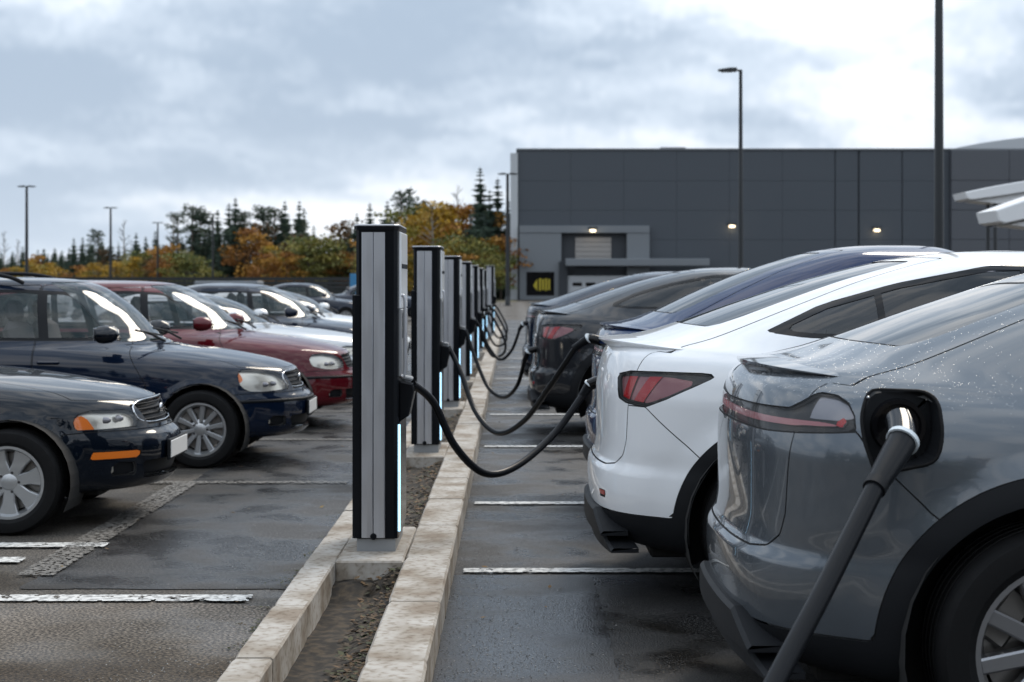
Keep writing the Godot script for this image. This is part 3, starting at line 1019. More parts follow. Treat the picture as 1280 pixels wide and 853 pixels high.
func build_trees() -> void:
	var r := RandomNumberGenerator.new()
	r.seed = 31
	var green := [Color(0.036, 0.064, 0.040), Color(0.028, 0.052, 0.036), Color(0.046, 0.072, 0.040)]
	var olive := [Color(0.13, 0.135, 0.03), Color(0.18, 0.16, 0.03), Color(0.09, 0.11, 0.028)]
	var gold := [Color(0.42, 0.25, 0.02), Color(0.34, 0.21, 0.022), Color(0.22, 0.18, 0.028)]
	var rust := [Color(0.30, 0.135, 0.02), Color(0.22, 0.09, 0.018), Color(0.34, 0.17, 0.022)]
	var brown := [Color(0.11, 0.06, 0.024), Color(0.14, 0.075, 0.026), Color(0.085, 0.055, 0.024)]
	var stock := {}
	var word := {"spruce": "dark green spruce in the wood behind the car park", "pine": "tall bare-stemmed pine standing above the wood behind the car park", "gold": "golden yellow autumn tree at the edge of the wood", "rust": "rust orange autumn tree at the edge of the wood", "olive": "olive green bushy tree at the edge of the wood", "brown": "dull brown half-bare tree in the wood behind the car park", "bare": "leafless tree above the wood behind the car park"}
	for kind in ["spruce", "pine", "gold", "rust", "olive", "brown", "bare"]:
		stock[kind] = []
		for q in 3:
			var m: Array
			match kind:
				"spruce": m = tree_spruce(r, 10.0, [5.4, 4.6, 6.4][q], green)
				"pine": m = tree_pine(r, 10.0, 3.6, green)
				"gold": m = tree_leafy(r, 8.0, 4.6, gold, 95)
				"rust": m = tree_leafy(r, 8.0, 5.0, rust, 95)
				"olive": m = tree_leafy(r, 7.0, 6.0, olive, 100)
				"brown": m = tree_leafy(r, 8.0, 4.4, brown, 55)
				"bare": m = tree_bare(r, 9.0)
			stock[kind].append([m[0].mesh(), m[1].mesh()])
	var base := {"spruce": 10.0, "pine": 10.0, "gold": 8.0, "rust": 8.0, "olive": 7.0, "brown": 8.0, "bare": 9.0}
	# [seen at, height of the top in the frame, kind, depth]: surveyed once from the photograph
	var spots := [[600, 224, "spruce", 140], [622, 236, "spruce", 146], [612, 250, "spruce", 138], [636, 262, "spruce", 150], [588, 262, "rust", 144], [572, 246, "bare", 150], [562, 268, "rust", 150], [540, 262, "gold", 142], [548, 268, "gold", 148], [522, 262, "pine", 160], [502, 248, "pine", 165], [512, 266, "olive", 160], [484, 262, "spruce", 165], [462, 264, "spruce", 168], [446, 276, "spruce", 166], [425, 280, "brown", 170], [436, 284, "spruce", 176], [590, 300, "olive", 132], [606, 308, "olive", 130], [575, 306, "gold", 133], [560, 305, "olive", 134], [626, 300, "rust", 133], [400, 300, "olive", 165], [386, 302, "olive", 162], [412, 306, "olive", 168], [374, 262, "spruce", 178], [380, 270, "spruce", 182], [356, 262, "spruce", 180], [344, 268, "pine", 180], [328, 265, "pine", 182], [352, 272, "spruce", 184], [335, 276, "spruce", 178], [358, 318, "rust", 160], [334, 320, "rust", 160], [345, 312, "gold", 166], [312, 290, "rust", 175], [320, 284, "brown", 178], [294, 258, "spruce", 180], [286, 264, "spruce", 184], [302, 276, "spruce", 182], [305, 272, "pine", 180], [272, 272, "spruce", 185], [262, 284, "spruce", 188], [240, 264, "pine", 185], [250, 270, "pine", 188], [245, 284, "spruce", 186], [256, 290, "spruce", 190], [232, 318, "olive", 168], [242, 322, "olive", 166], [222, 274, "pine", 190], [216, 276, "bare", 186], [200, 316, "rust", 175], [208, 310, "rust", 180], [194, 296, "spruce", 195], [182, 302, "spruce", 200], [170, 298, "spruce", 202], [155, 284, "bare", 195], [165, 325, "gold", 180], [142, 330, "gold", 182], [122, 294, "pine", 205], [138, 305, "spruce", 205], [148, 312, "spruce", 206], [128, 316, "brown", 205], [103, 303, "spruce", 215], [92, 304, "spruce", 215], [86, 315, "spruce", 220], [110, 318, "spruce", 214], [116, 332, "gold", 190], [98, 334, "rust", 195], [76, 320, "spruce", 232], [66, 326, "spruce", 240], [48, 322, "rust", 225], [40, 328, "gold", 222], [58, 331, "gold", 215], [70, 336, "gold", 210], [24, 336, "gold", 225], [8, 337, "rust", 230], [5, 296, "bare", 260], [22, 305, "bare", 270], [474, 300, "brown", 160], [456, 305, "rust", 158], [490, 292, "rust", 158], [498, 310, "olive", 150], [530, 300, "rust", 145], [465, 316, "olive", 152], [265, 316, "spruce", 176], [280, 300, "spruce", 178], [370, 300, "brown", 172], [392, 290, "spruce", 180], [420, 312, "spruce", 172], [432, 318, "rust", 165], [178, 318, "olive", 190], [188, 325, "brown", 186], [216, 308, "spruce", 186], [228, 302, "spruce", 188], [546, 318, "rust", 136], [520, 322, "gold", 140], [505, 326, "olive", 142], [585, 322, "rust", 128], [612, 326, "olive", 126]]
	var own := {600: "tallest dark green spruce, next to the lamp post at the warehouse corner", 622: "slender dark spruce between the tallest spruce and the warehouse corner", 540: "tall narrow golden tree standing above the row of charging posts", 572: "leafless treetop rising between the golden tree and the tallest spruce", 502: "highest pine crown above the charging posts, left of the golden tree", 5: "leafless tree beyond the end of the wood, in open sky", 22: "thin leafless tree beside the lone twin-headed lamp post"}
	for e in spots:
		var kind: String = e[2]
		var d: float = e[3]
		var h: float = (EYE + (354.0 - e[1]) * d / LENS) * 1.12
		var t := thing(kind_name(kind), Vector3((e[0] - 640.0) * d / LENS, 0, -d), word[kind], "tree", "trees of the wood: " + kind)
		if own.has(e[0]): t.set_meta("label", own[e[0]])
		var pair: Array = stock[kind][r.randi() % 3]
		obj("trunk", pair[0], M.bark_pale if kind == "gold" or kind == "bare" else M.bark, t)
		obj("crown" if kind != "bare" else "branches", pair[1], M.foliage if kind != "bare" else M.bark, t)
		var k: float = h / base[kind]
		var fat := k if kind in ["pine", "bare"] else maxf(k, 0.62) if kind != "spruce" else lerpf(k, 0.85, 0.3)
		t.scale = Vector3(fat, k, fat)
		t.rotation.y = r.randf() * TAU
	# the same wood goes on behind the camera and is mirrored in the paint of the cars
	for q in 46:
		var kind: String = ["spruce", "spruce", "olive", "spruce", "rust", "pine"][q % 6]
		var a := lerpf(-1.25, 1.25, (q + r.randf() * 0.7) / 46.0)
		var d := r.randf_range(34.0, 46.0)
		var t := thing(kind_name(kind), Vector3(sin(a) * d, 0, cos(a) * d), word[kind].replace("wood", "wood opposite"), "tree", "trees of the wood opposite: " + kind)
		var pair: Array = stock[kind][r.randi() % 3]
		obj("trunk", pair[0], M.bark, t)
		obj("crown", pair[1], M.foliage, t)
		var k := r.randf_range(0.75, 1.15)
		t.scale = Vector3(k * 1.2, k, k * 1.2)
		t.rotation.y = r.randf() * TAU
	# the wood beyond, one far mass on the ridge
	var mm := MultiMesh.new()
	mm.transform_format = MultiMesh.TRANSFORM_3D
	mm.mesh = stock.spruce[0][1]
	var where := []
	for k in 520:
		var x := r.randf_range(-175, 60)
		var d := r.randf_range(225, 300)
		var sc := r.randf_range(0.45, 0.8) * smoothstep(-185.0, -110.0, x)
		if sc < 0.12: continue
		where.append(Transform3D(Basis(Vector3.UP, r.randf() * TAU).scaled(Vector3(sc * 1.2, sc, sc * 1.2)), Vector3(x, 0, -d)))
	mm.instance_count = where.size()
	for i in where.size(): mm.set_instance_transform(i, where[i])
	var wood := MultiMeshInstance3D.new()
	wood.name = "distant_wood"
	wood.multimesh = mm
	wood.material_override = M.foliage
	add_child(wood)
	tag(wood, "far dark conifer wood seen as one mass behind the nearer trees", "wood", "", "stuff")

func kind_name(kind: String) -> String:
	return {"spruce": "spruce_tree", "pine": "pine_tree", "gold": "golden_tree", "rust": "rust_tree", "olive": "olive_tree", "brown": "brown_tree", "bare": "bare_tree"}[kind]

# ---------------------------------------------------------------- car bodies
# A body is a stack of closed loops. Each row gives where the loop crosses the middle of the rear (xr, yr),
# the middle of the front (xf, yf), its half width and height beside the doors (w, ys) and how square its rear and front corners are.
# x runs from the rear bumper to the nose. The skin is cut along panel outlines into real panels with gaps between them.

class Shell:
	var rows := []
	var slope := []
	var hubs := []            # [x, y, opening radius, flare depth, flare width]
	var bow_rear := 0.10
	var bow_front := 0.14
	var taper_rear := 0.05
	var taper_front := 0.07
	var lift := 2.0
	var v := PackedVector3Array()
	var n := PackedVector3Array()
	var e := PackedColorArray()       # rear girth, front girth, row, angle
	var t := PackedInt32Array()

	func prepare() -> void:
		for k in rows.size():
			var s := PackedFloat32Array()
			for c in 8:
				var a: float = rows[k][c] - rows[maxi(k - 1, 0)][c]
				var b: float = rows[mini(k + 1, rows.size() - 1)][c] - rows[k][c]
				s.append(2.0 * a * b / (a + b) if a * b > 0.0 else 0.0)
			slope.append(s)
		for c in 8:
			slope[0][c] = rows[1][c] - rows[0][c]

	func row(at: float) -> PackedFloat32Array:
		var k := clampi(int(at), 0, rows.size() - 2)
		var f := at - k
		var f2 := f * f
		var f3 := f2 * f
		var out := PackedFloat32Array()
		out.resize(8)
		for c in 8:
			out[c] = rows[k][c] * (2 * f3 - 3 * f2 + 1) + slope[k][c] * (f3 - 2 * f2 + f) + rows[k + 1][c] * (3 * f2 - 2 * f3) + slope[k + 1][c] * (f3 - f2)
		return out

	func at(r: PackedFloat32Array, phi: float) -> Vector3:
		var rear := phi <= PI / 2
		var a := phi if rear else PI - phi
		var co := maxf(cos(a), 0.0)
		var si := maxf(sin(a), 0.0)
		var nn := r[6] if rear else r[7]
		var rad := pow(pow(co, nn) + pow(si, nn), -1.0 / nn)
		var q := co * rad
		var p := si * rad
		var xc := (r[0] + r[2]) * 0.5
		var xe := r[0] if rear else r[2]
		var ye := r[1] if rear else r[3]
		var x := xc + (xe - xc) * q
		x += (bow_rear if rear else -bow_front) * p * p * q * q * q
		var z := r[4] * p * (1.0 - (taper_rear if rear else taper_front) * q * q * q)
		var y := r[5] + (ye - r[5]) * pow(q, lift)
		if z > 0.45:
			for h in hubs:
				var d: float = Vector2(x - h[0], y - h[1]).length() - h[2]
				if d < h[4]:
					var f := clampf(1.0 - d / h[4], 0.0, 1.0)
					z += h[3] * f * f * (3.0 - 2.0 * f)
		return Vector3(x, y, z)

	func tessellate(na: int, per_row: int) -> void:
		prepare()
		var angles := PackedFloat32Array()
		for i in na + 1:
			angles.append(PI * i / na)
		var levels := PackedFloat32Array()
		for k in rows.size() - 1:
			for s in per_row:
				levels.append(k + float(s) / per_row)
		levels.append(rows.size() - 1.001)
		var ds := 0.004
		for l in levels:
			var r := row(l)
			var ra := row(maxf(l - 0.01, 0.0))
			var rb := row(minf(l + 0.01, rows.size() - 1.001))
			for i in na + 1:
				var ph := angles[i]
				var p := at(r, ph)
				var du: Vector3
				if i == 0 or i == na: du = Vector3(0, 0, 1.0 if i == 0 else -1.0)
				else: du = at(r, ph + ds) - at(r, ph - ds)
				var dv := at(rb, ph) - at(ra, ph)
				var nor := dv.cross(du)
				nor = nor.normalized() if nor.length() > 1e-12 else Vector3.UP
				v.append(p)
				n.append(nor)
				e.append(Color(p.z + maxf(0.0, p.x - r[0]), p.z + maxf(0.0, r[2] - p.x), l, ph))
		var w := na + 1
		for j in levels.size() - 1:
			for i in na:
				var a := j * w + i
				t.append_array([a, a + 1, a + w + 1, a, a + w + 1, a + w])
		# outward everywhere
		var probe := n[(levels.size() / 3) * w + na / 2]
		if probe.z < 0.0:
			for i in n.size(): n[i] = -n[i]

	# cuts the triangles along field = 0; returns [where field < 0, where field > 0]
	func split(tris: PackedInt32Array, field: Callable, lift_by := 0.0) -> Array:
		var val := PackedFloat32Array()
		val.resize(v.size())
		var known := PackedByteArray()
		known.resize(v.size())
		var inside := PackedInt32Array()
		var outside := PackedInt32Array()
		var cuts := {}
		for i in range(0, tris.size(), 3):
			var neg := 0
			for k in 3:
				var id := tris[i + k]
				if known[id] == 0:
					known[id] = 1
					var d: float = field.call(v[id], e[id]) + lift_by
					val[id] = d if absf(d) > 1e-6 else 1e-6
				if val[id] < 0.0: neg += 1
			if neg == 3:
				inside.append_array([tris[i], tris[i + 1], tris[i + 2]])
			elif neg == 0:
				outside.append_array([tris[i], tris[i + 1], tris[i + 2]])
			else:
				var lone := 0
				for k in 3:
					if (val[tris[i + k]] < 0.0) == (neg == 1): lone = k
				var a := tris[i + lone]
				var b := tris[i + (lone + 1) % 3]
				var c := tris[i + (lone + 2) % 3]
				var ab := cut(a, b, val, cuts)
				var ac := cut(a, c, val, cuts)
				var one := inside if neg == 1 else outside
				var two := outside if neg == 1 else inside
				one.append_array([a, ab, ac])
				two.append_array([ab, b, c, ab, c, ac])
				if neg == 1:
					inside = one
					outside = two
				else:
					outside = one
					inside = two
		return [inside, outside]

	func cut(a: int, b: int, val: PackedFloat32Array, cuts: Dictionary) -> int:
		var key := a * 1000003 + b if a < b else b * 1000003 + a
		if not cuts.has(key):
			var f := val[a] / (val[a] - val[b])
			cuts[key] = v.size()
			v.append(v[a].lerp(v[b], f))
			n.append(n[a].lerp(n[b], f).normalized())
			e.append(e[a].lerp(e[b], f))
		return cuts[key]

	func part(tris: PackedInt32Array, push := 0.0, sides := [1.0, -1.0]) -> ArrayMesh:
		var map := {}
		var pv := PackedVector3Array()
		var pn := PackedVector3Array()
		var ids := PackedInt32Array()
		for i in tris:
			if not map.has(i):
				map[i] = pv.size()
				pv.append(v[i] + n[i] * push)
				pn.append(n[i])
			ids.append(map[i])
		var av := PackedVector3Array()
		var an := PackedVector3Array()
		var ai := PackedInt32Array()
		for s in sides:
			var base := av.size()
			for i in pv.size():
				av.append(Vector3(pv[i].x, pv[i].y, pv[i].z * s))
				an.append(Vector3(pn[i].x, pn[i].y, pn[i].z * s))
			for i in range(0, ids.size(), 3):
				var a := ids[i] + base
				var b := ids[i + 1] + base
				var c := ids[i + 2] + base
				if (av[b] - av[a]).cross(av[c] - av[a]).dot(an[a] + an[b] + an[c]) > 0.0:
					ai.append_array([a, c, b])
				else:
					ai.append_array([a, b, c])
		var arr := []
		arr.resize(Mesh.ARRAY_MAX)
		arr[Mesh.ARRAY_VERTEX] = av
		arr[Mesh.ARRAY_NORMAL] = an
		arr[Mesh.ARRAY_INDEX] = ai
		var m := ArrayMesh.new()
		if ai.size(): m.add_surface_from_arrays(Mesh.PRIMITIVE_TRIANGLES, arr)
		return m

	# a point of the skin by side view: nearest vertex search (for mirrors, handles, ports)
	func near_side(x: float, y: float) -> Vector3:
		var best := Vector3.ZERO
		var d := 1e9
		for p in v:
			if p.z > 0.4:
				var q := Vector2(p.x - x, p.y - y).length_squared()
				if q < d:
					d = q
					best = p
		return best

static func sd_poly(p: Vector2, poly: PackedVector2Array, lo: Vector2, hi: Vector2) -> float:
	var out := maxf(maxf(lo.x - p.x, p.x - hi.x), maxf(lo.y - p.y, p.y - hi.y))
	if out > 0.12: return out
	var d := 1e9
	var s := 1.0
	var m := poly.size()
	var j := m - 1
	for i in m:
		var a := poly[i]
		var b := poly[j]
		var eg := b - a
		var w := p - a
		var k := clampf(w.dot(eg) / maxf(eg.length_squared(), 1e-12), 0.0, 1.0)
		d = minf(d, (w - eg * k).length_squared())
		var c1 := p.y >= a.y
		var c2 := p.y < b.y
		var c3 := eg.x * w.y > eg.y * w.x
		if (c1 and c2 and c3) or not (c1 or c2 or c3): s = -s
		j = i
	return s * sqrt(d)

# how: "rear" and "front" measure the outline by girth from the middle and height, "side" by x and height
static func outline(how: String, pts: Array) -> Callable:
	var poly := PackedVector2Array()
	for p in pts: poly.append(Vector2(p[0], p[1]))
	var lo := poly[0]
	var hi := poly[0]
	for p in poly:
		lo = lo.min(p)
		hi = hi.max(p)
	if how == "rear":
		return func(v: Vector3, e: Color) -> float: return sd_poly(Vector2(e.r, v.y), poly, lo, hi) if e.a < 1.9 else 1.0
	if how == "front":
		return func(v: Vector3, e: Color) -> float: return sd_poly(Vector2(e.g, v.y), poly, lo, hi) if e.a > 1.2 else 1.0
	return func(v: Vector3, _e: Color) -> float: return sd_poly(Vector2(v.x, v.y), poly, lo, hi) if v.z > 0.3 else 1.0

# a patch of the loops: rows from a to b, angles from p to q (radians), for roof glass, windscreens and bonnets
static func patch(a: float, b: float, p: float, q: float, scale_row := 0.18, scale_angle := 1.0, round_by := 0.0) -> Callable:
	return func(_v: Vector3, e: Color) -> float:
		var dx := maxf(p - e.a, e.a - q) * scale_angle
		var dy := maxf(a - e.b, e.b - b) * scale_row
		if round_by > 0.0:
			var u := Vector2(maxf(dx + round_by, 0.0), maxf(dy + round_by, 0.0))
			return minf(maxf(dx, dy), maxf(dx, dy)) if u.x <= 0.0 or u.y <= 0.0 else u.length() - round_by
		return maxf(dx, dy)

var seam_bits := PackedInt32Array()

# takes a panel out of the skin with a gap round it; returns [panel triangles, the rest]
func take(s: Shell, tris: PackedInt32Array, field: Callable, gap := 0.0) -> Array:
	var a := s.split(tris, field, gap * 0.5)
	if gap <= 0.0: return a
	var b := s.split(a[1], field, -gap * 0.5)
	seam_bits.append_array(b[0])
	return [a[0], b[1]]

func make_wheel(spec: Dictionary) -> Node3D:
	# stands with its axle along z, outer face towards +z
	var w := Node3D.new()
	w.name = "wheel"
	var r: float = spec.tyre
	var rim: float = spec.rim
	var half: float = spec.width * 0.5
	var xf := Transform3D(Basis(Vector3.RIGHT, PI / 2), Vector3.ZERO)
	var mb := MB.new()
	var wall := r - rim
	var prof := [Vector2(rim - 0.012, half * 0.8), Vector2(rim + 0.004, half * 0.93), Vector2(rim + wall * 0.18, half * 0.99), Vector2(rim + wall * 0.2, half * 1.01), Vector2(rim + wall * 0.5, half * 1.03), Vector2(rim + wall * 0.78, half * 0.99), Vector2(r - 0.012, half * 0.86), Vector2(r - 0.003, half * 0.74)]
	for g in [0.5, 0.17, -0.17, -0.5]:
		prof.append_array([Vector2(r, half * (g + 0.06)), Vector2(r - 0.008, half * (g + 0.05)), Vector2(r - 0.008, half * (g - 0.05)), Vector2(r, half * (g - 0.06))])
	prof.append_array([Vector2(r - 0.003, -half * 0.74), Vector2(r - 0.012, -half * 0.86), Vector2(rim + wall * 0.5, -half * 1.03), Vector2(rim - 0.012, -half * 0.8)])
	prof.reverse()
	mb.lathe(prof, 64, xf)
	obj("tyre", mb, M.rubber, w)
	mb = MB.new()
	var lip := half * 0.88
	mb.lathe([Vector2(rim - 0.035, -half * 0.8), Vector2(rim - 0.035, lip * 0.6), Vector2(rim - 0.02, lip * 0.9), Vector2(rim - 0.017, lip), Vector2(rim + 0.004, lip), Vector2(rim + 0.008, lip - 0.012), Vector2(rim - 0.004, -half * 0.8)], 64, xf)
	mb.lathe([Vector2(0.0, lip * 0.72), Vector2(0.035, lip * 0.72), Vector2(0.05, lip * 0.62), Vector2(0.075, lip * 0.5), Vector2(0.08, 0.0)].map(func(p): return p), 32, xf)
	var rimo := obj("rim", mb, spec.material, w)
	var cnt: int = spec.spokes
	var sp: PackedVector2Array = spec.shape
	for k in cnt:
		mb = MB.new()
		var poly := PackedVector2Array()
		for p in sp: poly.append(Vector2(0.04 + p.x * (rim - 0.05), p.y))
		var tilt := Basis(Vector3.UP, -spec.dish)
		mb.prism(poly, lip * 0.18, lip * 0.62, Transform3D(Basis(Vector3.BACK, TAU * k / cnt + 0.2) * tilt, Vector3.ZERO), 0.006)
		obj("spoke", mb, spec.material, w)
	mb = MB.new()
	for k in 5:
		var a := TAU * k / 5
		mb.lathe([Vector2(0.0, lip * 0.68), Vector2(0.008, lip * 0.68), Vector2(0.009, lip * 0.4)], 8, Transform3D(xf.basis, Vector3(cos(a) * 0.055, sin(a) * 0.055, 0)))
	obj("wheel_nuts", mb, M.dark_metal, w)
	mb = MB.new()
	mb.lathe([Vector2(0.0, -0.005), Vector2(rim * 0.78, -0.005), Vector2(rim * 0.78, -0.03), Vector2(0.0, -0.03)], 40, xf)
	mb.box(Vector3(-rim * 0.55, rim * 0.35, -0.01), Vector3(0.09, 0.17, 0.07), 0.01, Basis(Vector3.BACK, 2.5))
	obj("brake_disc", mb, M.brake, w)
	return w

func put_wheels(root: Node3D, wheel: Node3D, xs: Array, r: float, track: float) -> void:
	for x in xs:
		for s in [1.0, -1.0]:
			var w: Node3D = wheel.duplicate()
			w.name = "wheel"
			root.add_child(w, true)
			w.position = Vector3(x, r, s * track)
			w.rotation.y = 0.0 if s > 0 else PI
	wheel.free()

func put_liners(root: Node3D, s: Shell, floor_y: float, x0: float, x1: float, wide: float) -> void:
	var mb: MB
	for h in s.hubs:
		var R: float = h[2] + 0.012
		for side in [1.0, -1.0]:
			mb = MB.new()
			var zo: float = side * (wide - 0.035)
			var zi: float = side * (wide - 0.38)
			for k in 20:
				var a0 := lerpf(-0.5, PI + 0.5, k / 20.0)
				var a1 := lerpf(-0.5, PI + 0.5, (k + 1) / 20.0)
				var p0 := Vector3(h[0] + cos(a0) * R, h[1] + sin(a0) * R, 0)
				var p1 := Vector3(h[0] + cos(a1) * R, h[1] + sin(a1) * R, 0)
				mb.quad(p0 + Vector3(0, 0, zo), p1 + Vector3(0, 0, zo), p1 + Vector3(0, 0, zi), p0 + Vector3(0, 0, zi), Vector3(h[0], h[1], 0) - p0)
				mb.tri(Vector3(h[0], h[1], zi), p0 + Vector3(0, 0, zi), p1 + Vector3(0, 0, zi), Vector3(0, 0, side), Vector3(0, 0, side), Vector3(0, 0, side))
			obj("wheel_arch_liner", mb, M.underbody, root)
	mb = MB.new()
	mb.box(Vector3((x0 + x1) / 2, floor_y + 0.03, 0), Vector3(x1 - x0, 0.06, wide * 1.12), 0.01)
	for h in s.hubs: mb.tube([Vector3(h[0], h[1], -wide * 0.8), Vector3(h[0], h[1], wide * 0.8)], 0.035, 8)
	obj("underbody", mb, M.underbody, root)

func put_cabin(root: Node3D, front_x: float, rear_x: float, half: float, seat_y: float) -> void:
	var mb := MB.new()
	for x in [front_x, rear_x]:
		for z in [-half, half]:
			mb.box(Vector3(x, seat_y, z), Vector3(0.5, 0.16, 0.5), 0.06)
			mb.box(Vector3(x - 0.3, seat_y + 0.33, z), Vector3(0.13, 0.6, 0.48), 0.06, Basis(Vector3.BACK, 0.24))
			mb.box(Vector3(x - 0.38, seat_y + 0.7, z), Vector3(0.09, 0.17, 0.26), 0.04, Basis(Vector3.BACK, 0.15))
	obj("seats", mb, M.seat_cloth, root)
	mb = MB.new()
	mb.box(Vector3(front_x + 0.72, seat_y + 0.24, 0), Vector3(0.42, 0.24, half * 3.4), 0.08)
	obj("dashboard", mb, M.trim, root)
	mb = MB.new()
	var ring := []
	for k in 25:
		var a := TAU * k / 24
		ring.append(Vector3(front_x + 0.4 + sin(a) * 0.06, seat_y + 0.33 + sin(a) * 0.17, -half + cos(a) * 0.18))
	mb.tube(ring, 0.015, 6, false)
	obj("steering_wheel", mb, M.trim, root)

# ribbon of skin points for strips that follow the body: list of [x, y] in side view
func skin_path(s: Shell, pts: Array, push: float) -> Array:
	var out := []
	for p in pts:
		var q := s.near_side(p[0], p[1])
		out.append(Vector3(p[0], p[1], q.z + push))
	return out

func ev_rows(tail_low: float, roof: float, belt: float) -> Array:
	# a tall coupe-backed electric car, 4.55 m long
	var b := belt
	var r := roof
	return [
		[0.30, 0.22, 4.30, 0.20, 0.78, 0.19, 4.0, 4.0],
		[0.10, 0.26, 4.45, 0.22, 0.88, 0.21, 4.5, 4.0],
		[0.02, 0.36, 4.52, 0.34, 0.915, 0.30, 5.0, 4.0],
		[0.00, 0.50, 4.55, 0.48, 0.93, 0.44, 5.2, 4.0],
		[0.004, 0.565, 4.548, 0.54, 0.935, 0.52, 5.2, 4.0],
		[0.035, 0.625, 4.53, 0.60, 0.938, 0.60, 5.4, 4.0],
		[0.042, 0.70, 4.50, 0.66, 0.942, 0.69, 5.6, 4.0],
		[0.042 + tail_low, 0.88, 4.44, 0.74, 0.943, 0.82, 5.6, 4.0],
		[0.052 + tail_low, 0.985, 4.36, 0.79, 0.935, 0.91, 5.4, 4.0],
		[0.082 + tail_low, 1.085, 4.20, 0.85, 0.915, 0.975 + b, 5.0, 3.8],
		[0.15 + tail_low, 1.135, 3.85, 0.93, 0.885, 1.02 + b, 4.6, 3.6],
		[0.33 + tail_low, 1.18, 3.30, 1.03, 0.850, 1.07 + b, 4.4, 3.4],
		[0.75, 1.325 + r * 0.5, 2.95, 1.23 + r * 0.5, 0.775, 1.225 + b + r * 0.5, 4.4, 3.6],
		[1.10, 1.435 + r * 0.8, 2.65, 1.39 + r * 0.8, 0.700, 1.37 + r * 0.8, 4.4, 3.8],
		[1.45, 1.515 + r, 2.35, 1.495 + r, 0.610, 1.475 + r, 4.0, 3.8],
		[1.70, 1.545 + r, 2.20, 1.54 + r, 0.36, 1.535 + r, 3.0, 3.0],
		[1.90, 1.553 + r, 2.02, 1.552 + r, 0.02, 1.553 + r, 2.0, 2.0]]

